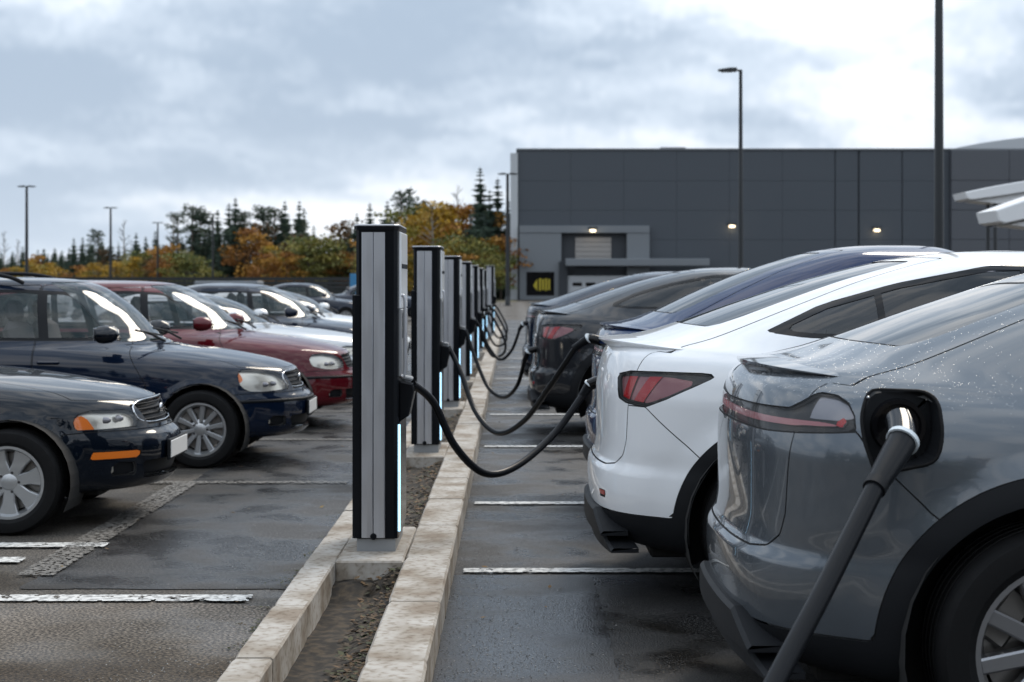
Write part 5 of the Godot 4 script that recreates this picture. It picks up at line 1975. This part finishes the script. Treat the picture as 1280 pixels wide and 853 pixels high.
	# bumper trim, plate, door handles, rubbing strips, wipers
	if k.has("bumper_strip"):
		var mb := MB.new()
		var path := []
		for q in 41:
			var ph := PI - lerpf(-0.86, 0.86, q / 40.0)
			var p := s.at(s.row(3.55), ph if ph <= PI else TAU - ph)
			var sg := 1.0 if ph <= PI else -1.0
			path.append(Vector3(p.x + 0.001, 0.492, p.z * sg * 1.002))
		mb.tube(path, 0.013, 8)
		obj("bumper_strip", mb, k.bumper_strip, bump)
	var pl := MB.new()
	pl.box(Vector3(L + 0.006, 0.42, 0), Vector3(0.012, 0.10, 0.46), 0.003)
	var plate := obj("number_plate", pl, M.plate_white, root)
	pl = MB.new()
	pl.box(Vector3(L - 0.002, 0.42, 0), Vector3(0.02, 0.12, 0.48), 0.004)
	obj("plate_frame", pl, M.trim, plate)
	for side in [1.0, -1.0]:
		for x in [bp + 0.10, bp - 0.72]:
			var mb := MB.new()
			var p := s.near_side(x, 0.80)
			mb.box(Vector3(x, 0.80, side * (p.z + 0.010)), Vector3(0.17, 0.028, 0.024), 0.010)
			obj("door_handle", mb, k.get("handle", body), root)
		var strip := MB.new()
		var pts := []
		for q in 17:
			var x := lerpf(rx + 0.5, fx - 0.46, q / 16.0)
			var p := s.near_side(x, 0.56)
			pts.append(Vector3(x, 0.56, side * (p.z + 0.004)))
		strip.tube(pts, 0.016, 8)
		obj("side_strip", strip, k.get("strip", M.trim), root)
	for z in [-0.28, 0.32]:
		var mb := MB.new()
		var b0 := Vector3(cowl + 0.02, 0.945 + hd, z)
		mb.tube([b0, b0 + Vector3(-0.06, 0.055, 0.16), b0 + Vector3(-0.11, 0.085, 0.30)], 0.009, 6)
		mb.tube([b0 + Vector3(-0.04, 0.045, -0.06), b0 + Vector3(-0.115, 0.10, 0.5)], 0.008, 6)
		obj("wiper", mb, M.trim, root)
	if k.get("roof_rails", false):
		for side in [1.0, -1.0]:
			var mb := MB.new()
			mb.tube(spline([Vector3(top - 0.35, H - 0.055, side * (w - 0.30)), Vector3(top - 0.48, H - 0.005, side * (w - 0.30)), Vector3(top - 0.75, H + 0.022, side * (w - 0.295)), Vector3(top - 1.6, H + 0.022, side * (w - 0.295)), Vector3(top - 1.95, H - 0.02, side * (w - 0.31))], 6), 0.016, 8)
			obj("roof_rail", mb, M.trim, root)
	put_cabin(root, top - 0.35 + 0.25, top - 1.15, 0.36, 0.48)
	put_liners(root, s, 0.18, 0.2, L - 0.35, w - 0.005)
	var wheel := make_wheel(k.wheel)
	put_wheels(root, wheel, [fx, rx], tyre, w - 0.115)
	return root

# ---------------------------------------------------------------- chargers

const POST_X := -0.628
const POST_STEP := 4.34
const POST_FIRST := 7.64     # depth of the middle of the first charger
const TOP := 0.15

func make_charger(at: Vector3, label: String, tall := 1.52) -> Node3D:
	var c := thing("charging_post", at, label, "charger", "charging posts along the island")
	var h := tall
	var up := Transform3D(Basis(Vector3.RIGHT, -PI / 2), Vector3.ZERO)     # outlines in (x, -z), pushed up
	var prism := func(pts: Array, y0: float, y1: float, bev := 0.0) -> MB:
		var poly := PackedVector2Array()
		for p in pts: poly.append(Vector2(p[0], -p[1]))
		var mb := MB.new()
		mb.prism(poly, y0, y1, up, bev)
		return mb
	obj("pedestal", prism.call([[-0.095, 0.19], [0.085, 0.19], [0.085, -0.31], [-0.095, -0.31]], 0.0, 0.062), M.charger_grey, c)
	# black core with softened corners
	obj("core", prism.call([[-0.085, 0.20], [0.078, 0.20], [0.094, 0.185], [0.098, 0.16], [0.098, -0.28], [0.078, -0.32], [-0.085, -0.32], [-0.098, -0.305], [-0.100, -0.28], [-0.100, 0.16], [-0.098, 0.185]], 0.06, h - 0.02), M.charger_black, c)
	# lower shell stands a little proud of the upper half
	obj("lower_shell", prism.call([[-0.115, 0.196], [-0.101, 0.204], [-0.080, 0.204], [-0.080, -0.324], [-0.101, -0.324], [-0.115, -0.316]], 0.062, h - 0.325, 0.004), M.charger_black, c)
	for f in [1.0]:
		# two ribbed aluminium profiles with a groove between them
		for e in [[-0.071, -0.0185], [-0.0155, 0.037]]:
			var mid: float = (e[0] + e[1]) / 2
			var pts := [[e[0], 0.198 * f], [e[0], 0.208 * f], [e[0] + 0.004, 0.2105 * f], [mid - 0.002, 0.2125 * f], [mid + 0.002, 0.2125 * f], [e[1] - 0.004, 0.2105 * f], [e[1], 0.208 * f], [e[1], 0.198 * f]]
			obj("front_panel", prism.call(pts, 0.066, h - 0.034), M.aluminium, c)
	var mb := MB.new()
	mb.lathe([Vector2(0.0, 0.006), Vector2(0.013, 0.006), Vector2(0.016, 0.0)], 14, Transform3D(Basis(Vector3.RIGHT, PI / 2), Vector3(-0.016, 0.072, 0.2105)))
	obj("key_lock", mb, M.charger_black, c)
	# cap: dark slab under a bright rim
	obj("cap", prism.call([[-0.093, 0.205], [0.082, 0.205], [0.101, 0.188], [0.106, 0.16], [0.106, -0.28], [0.082, -0.325], [-0.093, -0.325], [-0.108, -0.305], [-0.108, 0.185]], h - 0.022, h - 0.004), M.charger_black, c)
	obj("cap_rim", prism.call([[-0.092, 0.204], [0.082, 0.204], [0.1, 0.188], [0.105, 0.16], [0.105, -0.28], [0.082, -0.324], [-0.092, -0.324], [-0.106, -0.305], [-0.106, 0.185]], h - 0.004, h + 0.004, 0.003), M.aluminium, c)
	for side in [1.0]:
		# user side: white upper panel with a dark name band, screen recess, holster, light strip
		var s := func(x: float) -> float: return x * side
		mb = MB.new()
		mb.box(Vector3(s.call(0.103), h - 0.21, -0.06), Vector3(0.014, 0.36, 0.45), 0.004)
		var face := obj("user_panel", mb, M.charger_white, c)
		mb = MB.new()
		mb.box(Vector3(s.call(0.1105), h - 0.19, -0.06), Vector3(0.003, 0.022, 0.38), 0.001)
		obj("name_band", mb, M.charger_black, face)
		mb = MB.new()
		mb.box(Vector3(s.call(0.103), h - 0.55, -0.06), Vector3(0.016, 0.315, 0.45), 0.004)
		obj("control_panel", mb, M.charger_grey, c)
		mb = MB.new()
		mb.box(Vector3(s.call(0.1115), h - 0.47, 0.0), Vector3(0.004, 0.12, 0.20), 0.001)
		obj("screen", mb, M.screen_glass, c)
		mb = MB.new()
		mb.tube(spline([Vector3(s.call(0.108), h - 0.33, 0.145), Vector3(s.call(0.124), h - 0.345, 0.145), Vector3(s.call(0.126), h - 0.52, 0.145), Vector3(s.call(0.124), h - 0.69, 0.145), Vector3(s.call(0.108), h - 0.705, 0.145)], 4), 0.008, 8)
		obj("grab_rail", mb, M.aluminium, c)
		mb = MB.new()
		for i in 5:
			mb.box(Vector3(s.call(0.1125), h - 0.56 - i * 0.03, -0.03), Vector3(0.004, 0.018, 0.12), 0.001)
		obj("vents", mb, M.charger_black, c)
		# holster: a wedge that tips outwards
		mb = MB.new()
		mb.prism(PackedVector2Array([Vector2(s.call(0.095), h - 0.73), Vector2(s.call(0.160), h - 0.745), Vector2(s.call(0.168), h - 0.775), Vector2(s.call(0.142), h - 0.895), Vector2(s.call(0.095), h - 0.925)]), -0.075, 0.115, Transform3D(), 0.006)
		var hol := obj("holster", mb, M.charger_black, c)
		mb = MB.new()
		mb.box(Vector3(s.call(0.128), h - 0.722, 0.02), Vector3(0.055, 0.02, 0.10), 0.006, Basis(Vector3.BACK, -0.2 * side))
		obj("holster_lid", mb, M.charger_grey, hol)
		mb = MB.new()
		mb.box(Vector3(s.call(0.1), h - 1.175, -0.06), Vector3(0.008, 0.51, 0.46), 0.002)
		obj("lower_side", mb, M.charger_black, c)
		mb = MB.new()
		mb.box(Vector3(s.call(0.101), (h - 0.93 + 0.09) / 2, 0.168), Vector3(0.012, h - 0.93 - 0.09, 0.014), 0.003)
		obj("led_strip", mb, M.led_strip, c)
	return c

func build_chargers() -> void:
	var ord := ["next to the bare soil bed, blue light strip in full view", "second along the island, on its own concrete plinth", "third along the island", "fourth along the island", "fifth along the island", "sixth along the island", "seventh along the island", "eighth along the island"]
	var first: Node3D = null
	for k in 7:
		var d := POST_FIRST + POST_STEP * k
		var at := Vector3(POST_X, TOP, -d)
		var lab: String = ("silver-fronted charging post, " if k == 0 else "slim black and silver charging post, ") + ord[k]
		if k == 0: first = make_charger(at, lab)
		else:
			var c := copy_of(first, "charging_post", at)
			c.set_meta("label", lab)
	make_charger(Vector3(-0.53, TOP, -38.2), "taller pale charging post closing the far end of the row", 1.66)
	var behind := copy_of(first, "charging_post", Vector3(POST_X, TOP, -(POST_FIRST - POST_STEP * 2)))
	behind.set_meta("label", "black and silver charging post feeding the grey car, on the island before the bare bed")
	# concrete plinths that bridge the two kerbs
	for k in range(-2, 8):
		if k == -1: continue
		var d := POST_FIRST + POST_STEP * k if k < 7 else 38.2
		var mb := MB.new()
		mb.box(Vector3(0, 0.04, 0), Vector3(0.305, 0.22, 1.02), 0.008)
		var p := obj("plinth", mb, M.concrete)
		p.position = Vector3(-0.643, 0, -(d + 0.06))
		tag(p, "concrete plinth bridging the kerbs under %s" % ["the charging post of the grey car", "", "the nearest charging post", "the second charging post", "the third charging post", "the fourth charging post", "the fifth charging post", "the sixth charging post", "the seventh charging post", "the tall far charging post"][k + 2], "plinth", "concrete plinths of the charging posts")

# ---------------------------------------------------------------- cars

func build_right_cars() -> void:
	make_ev("electric_car", Vector3(0.675, 0, -5.36), "grey coupe-backed car with an open charge port and a thick cable plugged in", {"paint": M.grey_paint, "lamp": "bar", "open_port": true, "port": Vector2(0.432, 0.985), "detail": 250, "fine": 8, "ring": 0.075, "wet": 3000, "cladding": 0.375, "roof": 0.0, "lip": 0.06, "lip_end": 0.655, "lip_drop": 0.07})
	make_ev("electric_car", Vector3(0.36, 0, -7.56), "white coupe-backed car with arrow-shaped red tail lamps between the grey car and the blue one", {"paint": M.white_paint, "lamp": "wedge", "detail": 150, "fine": 5, "hub": 0.80, "ring": 0.06, "arch": 0.42, "cladding": 0.40, "lip": 0.10, "lip_drop": 0.075, "bumper": [[-0.2, 0.1], [1.30, 0.1], [1.30, 0.62], [1.24, 0.66], [0.88, 0.869], [-0.2, 0.88]], "windows": [[0.72, 1.19], [0.90, 1.165], [1.5, 1.155], [3.0, 1.14], [3.14, 1.135], [2.86, 1.30], [2.55, 1.43], [2.1, 1.485], [1.7, 1.475], [1.30, 1.40], [0.98, 1.31]], "panes": [[0.0, 1.20], [1.23, 1.84], [1.9, 2.56], [2.62, 3.6]]})
	make_ev("electric_car", Vector3(0.47, 0, -10.2), "deep blue electric car with a dark tail behind the white one", {"paint": M.blue_paint, "lamp": "bar", "detail": 110, "fine": 4, "roof": 0.09, "lip": 0.06})
	make_ev("electric_car", Vector3(0.16, 0, -15.4), "dark graphite electric car with red arrow-shaped tail lamps", {"paint": M.graphite_paint, "lamp": "wedge", "detail": 110, "fine": 4, "lip": 0.08, "windows": [[0.72, 1.19], [0.90, 1.165], [1.5, 1.155], [3.0, 1.14], [3.14, 1.135], [2.86, 1.30], [2.55, 1.43], [2.1, 1.485], [1.7, 1.475], [1.30, 1.40], [0.98, 1.31]]})
	make_ev("electric_car", Vector3(0.13, 0, -20.6), "navy electric car almost hidden behind the graphite one", {"paint": M.navy_paint, "lamp": "bar", "detail": 80, "fine": 3})

func build_left_cars() -> void:
	var seven := {"tyre": 0.295, "rim": 0.205, "width": 0.195, "material": M.rim_silver, "spokes": 7, "dish": 0.05, "shape": PackedVector2Array([Vector2(0, -0.03), Vector2(0.5, -0.036), Vector2(1, -0.062), Vector2(1, 0.062), Vector2(0.5, 0.036), Vector2(0, 0.03)])}
	var ten := {"tyre": 0.295, "rim": 0.205, "width": 0.195, "material": M.rim_silver, "spokes": 10, "dish": 0.06, "shape": PackedVector2Array([Vector2(0, -0.014), Vector2(1, -0.022), Vector2(1, 0.022), Vector2(0, 0.014)])}
	var saloon := {"paint": M.ink_paint, "length": 4.45, "roof": 1.38, "cowl": 1.25, "top": 1.95, "wheel": seven, "overhang": 0.77, "detail": 120, "fine": 4, "chrome_grille": true, "hood": -0.02, "bow": 0.24,
		"headlamp": [[0.46, 0.572], [0.80, 0.566], [1.02, 0.566], [1.03, 0.60], [0.98, 0.655], [0.84, 0.672], [0.52, 0.668], [0.44, 0.63]],
		"indicator": [[0.86, 0.56], [1.05, 0.56], [1.03, 0.60], [0.98, 0.66], [0.90, 0.64]],
		"marker": [[0.54, 0.395], [0.98, 0.395], [0.98, 0.44], [0.54, 0.44]]}
	make_old("saloon_car", Vector3(-2.02, 0, -9.66), "near black saloon with orange indicators and a seven-hole hubcap", saloon)
	var estate := {"paint": M.navy_paint, "length": 4.55, "roof": 1.455, "cowl": 1.13, "top": 1.80, "shape": "estate", "wheel": ten, "overhang": 0.745, "detail": 120, "fine": 4, "roof_rails": true, "hood": 0.0, "bow": 0.22, "mirror": M.ink_paint, "bumper_strip": M.trim, "chrome_grille": true,
		"headlamp": [[0.42, 0.575], [0.80, 0.562], [0.98, 0.57], [1.04, 0.62], [1.02, 0.70], [0.94, 0.735], [0.72, 0.735], [0.50, 0.70], [0.40, 0.63]],
		"indicator": [[0.97, 0.66], [1.06, 0.62], [1.04, 0.72], [0.98, 0.72]]}
	make_old("estate_car", Vector3(-1.61, 0, -12.86), "dark blue estate car with roof rails and ten-spoke wheels", estate)
	var hatch := {"paint": M.red_paint, "length": 4.3, "roof": 1.43, "cowl": 1.12, "top": 1.84, "shape": "estate", "wheel": ten, "overhang": 0.745, "detail": 100, "fine": 3, "hood": 0.0, "bow": 0.25, "bumper_strip": M.trim,
		"headlamp": [[0.40, 0.585], [0.62, 0.566], [0.80, 0.572], [0.96, 0.60], [0.98, 0.66], [0.90, 0.71], [0.70, 0.722], [0.50, 0.70], [0.40, 0.65]]}
	make_old("hatchback_car", Vector3(-1.50, 0, -15.95), "dark red hatchback with black bumper strip beside the blue estate", hatch)
	var s2 := saloon.duplicate()
	s2.merge({"paint": M.silver_paint, "roof": 1.30, "detail": 80, "fine": 3, "cowl": 1.3, "top": 2.0, "hood": -0.01}, true)
	make_old("saloon_car", Vector3(-1.55, 0, -19.1), "low silver saloon right behind the red hatchback", s2)
	var s3 := saloon.duplicate()
	s3.merge({"paint": M.navy_paint, "roof": 1.40, "detail": 80, "fine": 3, "cowl": 1.15, "top": 1.85}, true)
	var n3 := make_old("saloon_car", Vector3(-1.5, 0, -22.2), "dark blue saloon behind the low silver one", s3)
	var s4 := saloon.duplicate()
	s4.merge({"paint": M.pearl_paint, "roof": 1.31, "detail": 80, "fine": 3, "cowl": 1.2, "top": 1.95}, true)
	var n4 := make_old("saloon_car", Vector3(-1.6, 0, -25.4), "low white saloon past the dark blue one", s4)
	# a second row across the aisle and a few cars far off by the fence
	var far := [[-12.2, 44.0, n4, "white saloon far off in the second row beside a dark saloon"], [-9.0, 52.0, n3, "dark saloon far off in the second row"], [-14.0, 62.0, n4, "white saloon parked far off before the dark fence"], [-20.5, 66.0, n4, "white saloon parked far off near the white bollard"], [-7.2, 60.0, n3, "dark saloon parked far off near the blue board"]]
	for f in far:
		var c := copy_of(f[2], "saloon_car", Vector3(f[0], 0, -f[1]), 0.0)
		c.set_meta("label", f[3])
		c.set_meta("group", "cars parked far off")

# ---------------------------------------------------------------- cables

func cable(pts: Array, radius: float, label: String, plug: Array) -> void:
	# plug: [socket point, outward direction, handle end]; the hose starts at the handle end and runs through pts
	var base: Vector3 = pts[pts.size() - 1]
	var c := thing("charging_cable", Vector3.ZERO, label, "cable", "charging cables")
	var a: Vector3 = plug[0]
	var dir: Vector3 = plug[1].normalized()
	var b: Vector3 = plug[2]
	var line := spline([b] + pts, 14)
	var mb := MB.new()
	mb.tube(line, radius, 14)
	obj("hose", mb, M.cable_black, c)
	# connector: collar in the socket, pale ring, handle that narrows to the hose
	var k := radius / 0.030
	var m := a + dir * 0.10 * k
	mb = MB.new()
	mb.tube(spline([a - dir * 0.02, a + dir * 0.03 * k, m + (b - m).normalized() * 0.012], 4), 0.048 * k, 24)
	obj("collar", mb, M.gloss_black, c)
	var h := (b - m).normalized()
	mb = MB.new()
	mb.tube([m + h * 0.004, m + h * 0.02 * k], 0.053 * k, 24)
	obj("ring", mb, M.pale_ring, c)
	mb = MB.new()
	var path := spline([m + h * 0.01, m.lerp(b, 0.35), m.lerp(b, 0.7), b, b + h * 0.01], 4)
	var radii := []
	for i in path.size():
		var f := float(i) / (path.size() - 1)
		radii.append(lerpf(0.046 * k, radius * 1.12, smoothstep(0.0, 0.95, f)))
	mb.tube(path, radii, 22)
	obj("handle", mb, M.cable_black, c)
	mb = MB.new()
	mb.tube([b - h * 0.012, b + h * 0.016], radius * 1.22, 20)
	obj("cuff", mb, M.trim, c)

func build_cables() -> void:
	# the grey car's own cable runs down past the camera to a post on the island behind it
	cable([Vector3(0.785, 0.63, -4.02), Vector3(0.60, 0.40, -3.80), Vector3(0.40, 0.14, -3.5), Vector3(0.2, 0.035, -3.0), Vector3(-0.05, 0.035, -1.6), Vector3(-0.18, 0.04, -0.2), Vector3(-0.2, 0.12, 0.6), Vector3(-0.3, 0.6, 0.95), Vector3(-0.47, 0.86, 1.04)], 0.026, "thick black cable plugged into the open port of the grey car", [Vector3(1.085, 1.005, -4.465), Vector3(-0.12, -0.38, 1.0), Vector3(0.968, 0.862, -4.25)])
	var hold := func(k: int) -> Vector3: return Vector3(POST_X + 0.155, TOP + 0.77, -(POST_FIRST + POST_STEP * k) + 0.02)
	var runs := [
		[0, Vector3(0.47, 0.88, -8.50), Vector3(-0.7, -0.2, -0.6), Vector3(0.38, 0.80, -8.56), [Vector3(0.22, 0.60, -8.45), Vector3(0.02, 0.46, -8.2), Vector3(-0.14, 0.45, -8.0), Vector3(-0.28, 0.60, -7.85), Vector3(-0.38, 0.82, -7.75)], "black cable sagging from the nearest charging post to the white car"],
		[1, Vector3(0.545, 1.04, -9.95), Vector3(-1, 0.35, 0.1), Vector3(0.40, 1.0, -10.0), [Vector3(0.24, 0.72, -10.4), Vector3(0.08, 0.46, -10.9), Vector3(-0.10, 0.34, -11.3), Vector3(-0.26, 0.46, -11.6), Vector3(-0.38, 0.74, -11.85)], "black cable looping from the second charging post to the blue car"],
		[2, Vector3(0.22, 0.78, -15.0), Vector3(-1, -0.2, 0.2), Vector3(0.12, 0.68, -15.05), [Vector3(0.05, 0.42, -15.3), Vector3(-0.08, 0.28, -15.7), Vector3(-0.24, 0.36, -16.0), Vector3(-0.38, 0.66, -16.2)], "black cable sagging low from the third charging post to the graphite car"],
		[3, Vector3(0.21, 0.9, -20.3), Vector3(-1, -0.2, 0.2), Vector3(0.10, 0.82, -20.35), [Vector3(0.0, 0.55, -20.4), Vector3(-0.15, 0.42, -20.5), Vector3(-0.30, 0.58, -20.6), Vector3(-0.40, 0.80, -20.65)], "thin-looking black cable from the fourth charging post to the navy car"]]
	for q in runs:
		cable(q[4] + [hold.call(q[0])], 0.019, q[5], [q[1], q[2], q[3]])
	# the rest hang in loops from their own posts, plugs in the holsters
	for k in [4, 5, 6]:
		var p: Vector3 = hold.call(k)
		cable([p + Vector3(0.20, -0.10, 0.03), p + Vector3(0.36, -0.42, 0.08), p + Vector3(0.34, -0.62, -0.02), p + Vector3(0.16, -0.66, -0.12), p + Vector3(0.0, -0.35, -0.12), p + Vector3(-0.04, -0.12, -0.1)], 0.019, "black cable hanging in a loop from the %s charging post" % ["fifth", "sixth", "seventh"][k - 4], [p + Vector3(-0.02, -0.02, 0.0), Vector3(1, 0.3, 0.1), p + Vector3(0.12, 0.01, 0.02)])

func build_small_things() -> void:
	# grit washed against the kerbs and a few blown leaves on the asphalt
	var grit := MB.new()
	grit.tinted = true
	var r := RandomNumberGenerator.new()
	r.seed = 91
	for k in 5200:
		var right := r.randf() < 0.6
		var d := 5.4 + pow(r.randf(), 1.8) * 9.0
		var off := absf(r.randfn(0.0, 0.22))
		var x := -0.265 + off if right else -0.945 - off * 1.6
		var s := r.randf_range(0.0012, 0.0042)
		var p := Vector3(x, 0.008 + s * 0.3, -d)
		var g := r.randf_range(0.03, 0.32)
		grit.tint = Color(g, g * 0.97, g * 0.92)
		var a := r.randf() * TAU
		var u := Vector3(cos(a), 0, sin(a)) * s
		var w := Vector3(-sin(a), 0, cos(a)) * s * 0.8
		var top := p + Vector3(0, s * 0.8, 0)
		for q in [[u, w], [w, -u], [-u, -w], [-w, u]]:
			var m: Vector3 = (q[0] + q[1] + Vector3(0, s * 1.2, 0)).normalized()
			grit.tri(p + q[0], p + q[1], top, m, m, m)
	tag(obj("grit", grit, M.leaf_litter), "loose pale grit washed along the foot of the kerbs", "grit", "", "stuff")
	var blown := MB.new()
	blown.tinted = true
	for k in 60:
		var d := r.randf_range(5.8, 16.0)
		var x := r.randf_range(-0.2, 0.5) if r.randf() < 0.4 else r.randf_range(-3.5, -1.0)
		leaf(blown, Vector3(x, 0.014, -d), r.randf_range(0.008, 0.02), r, [Color(0.14, 0.08, 0.025), Color(0.08, 0.05, 0.02), Color(0.20, 0.13, 0.04)][r.randi() % 3])
	tag(obj("blown_leaves", blown, M.leaf_litter), "small blown autumn leaves scattered over the asphalt", "leaves", "", "stuff")
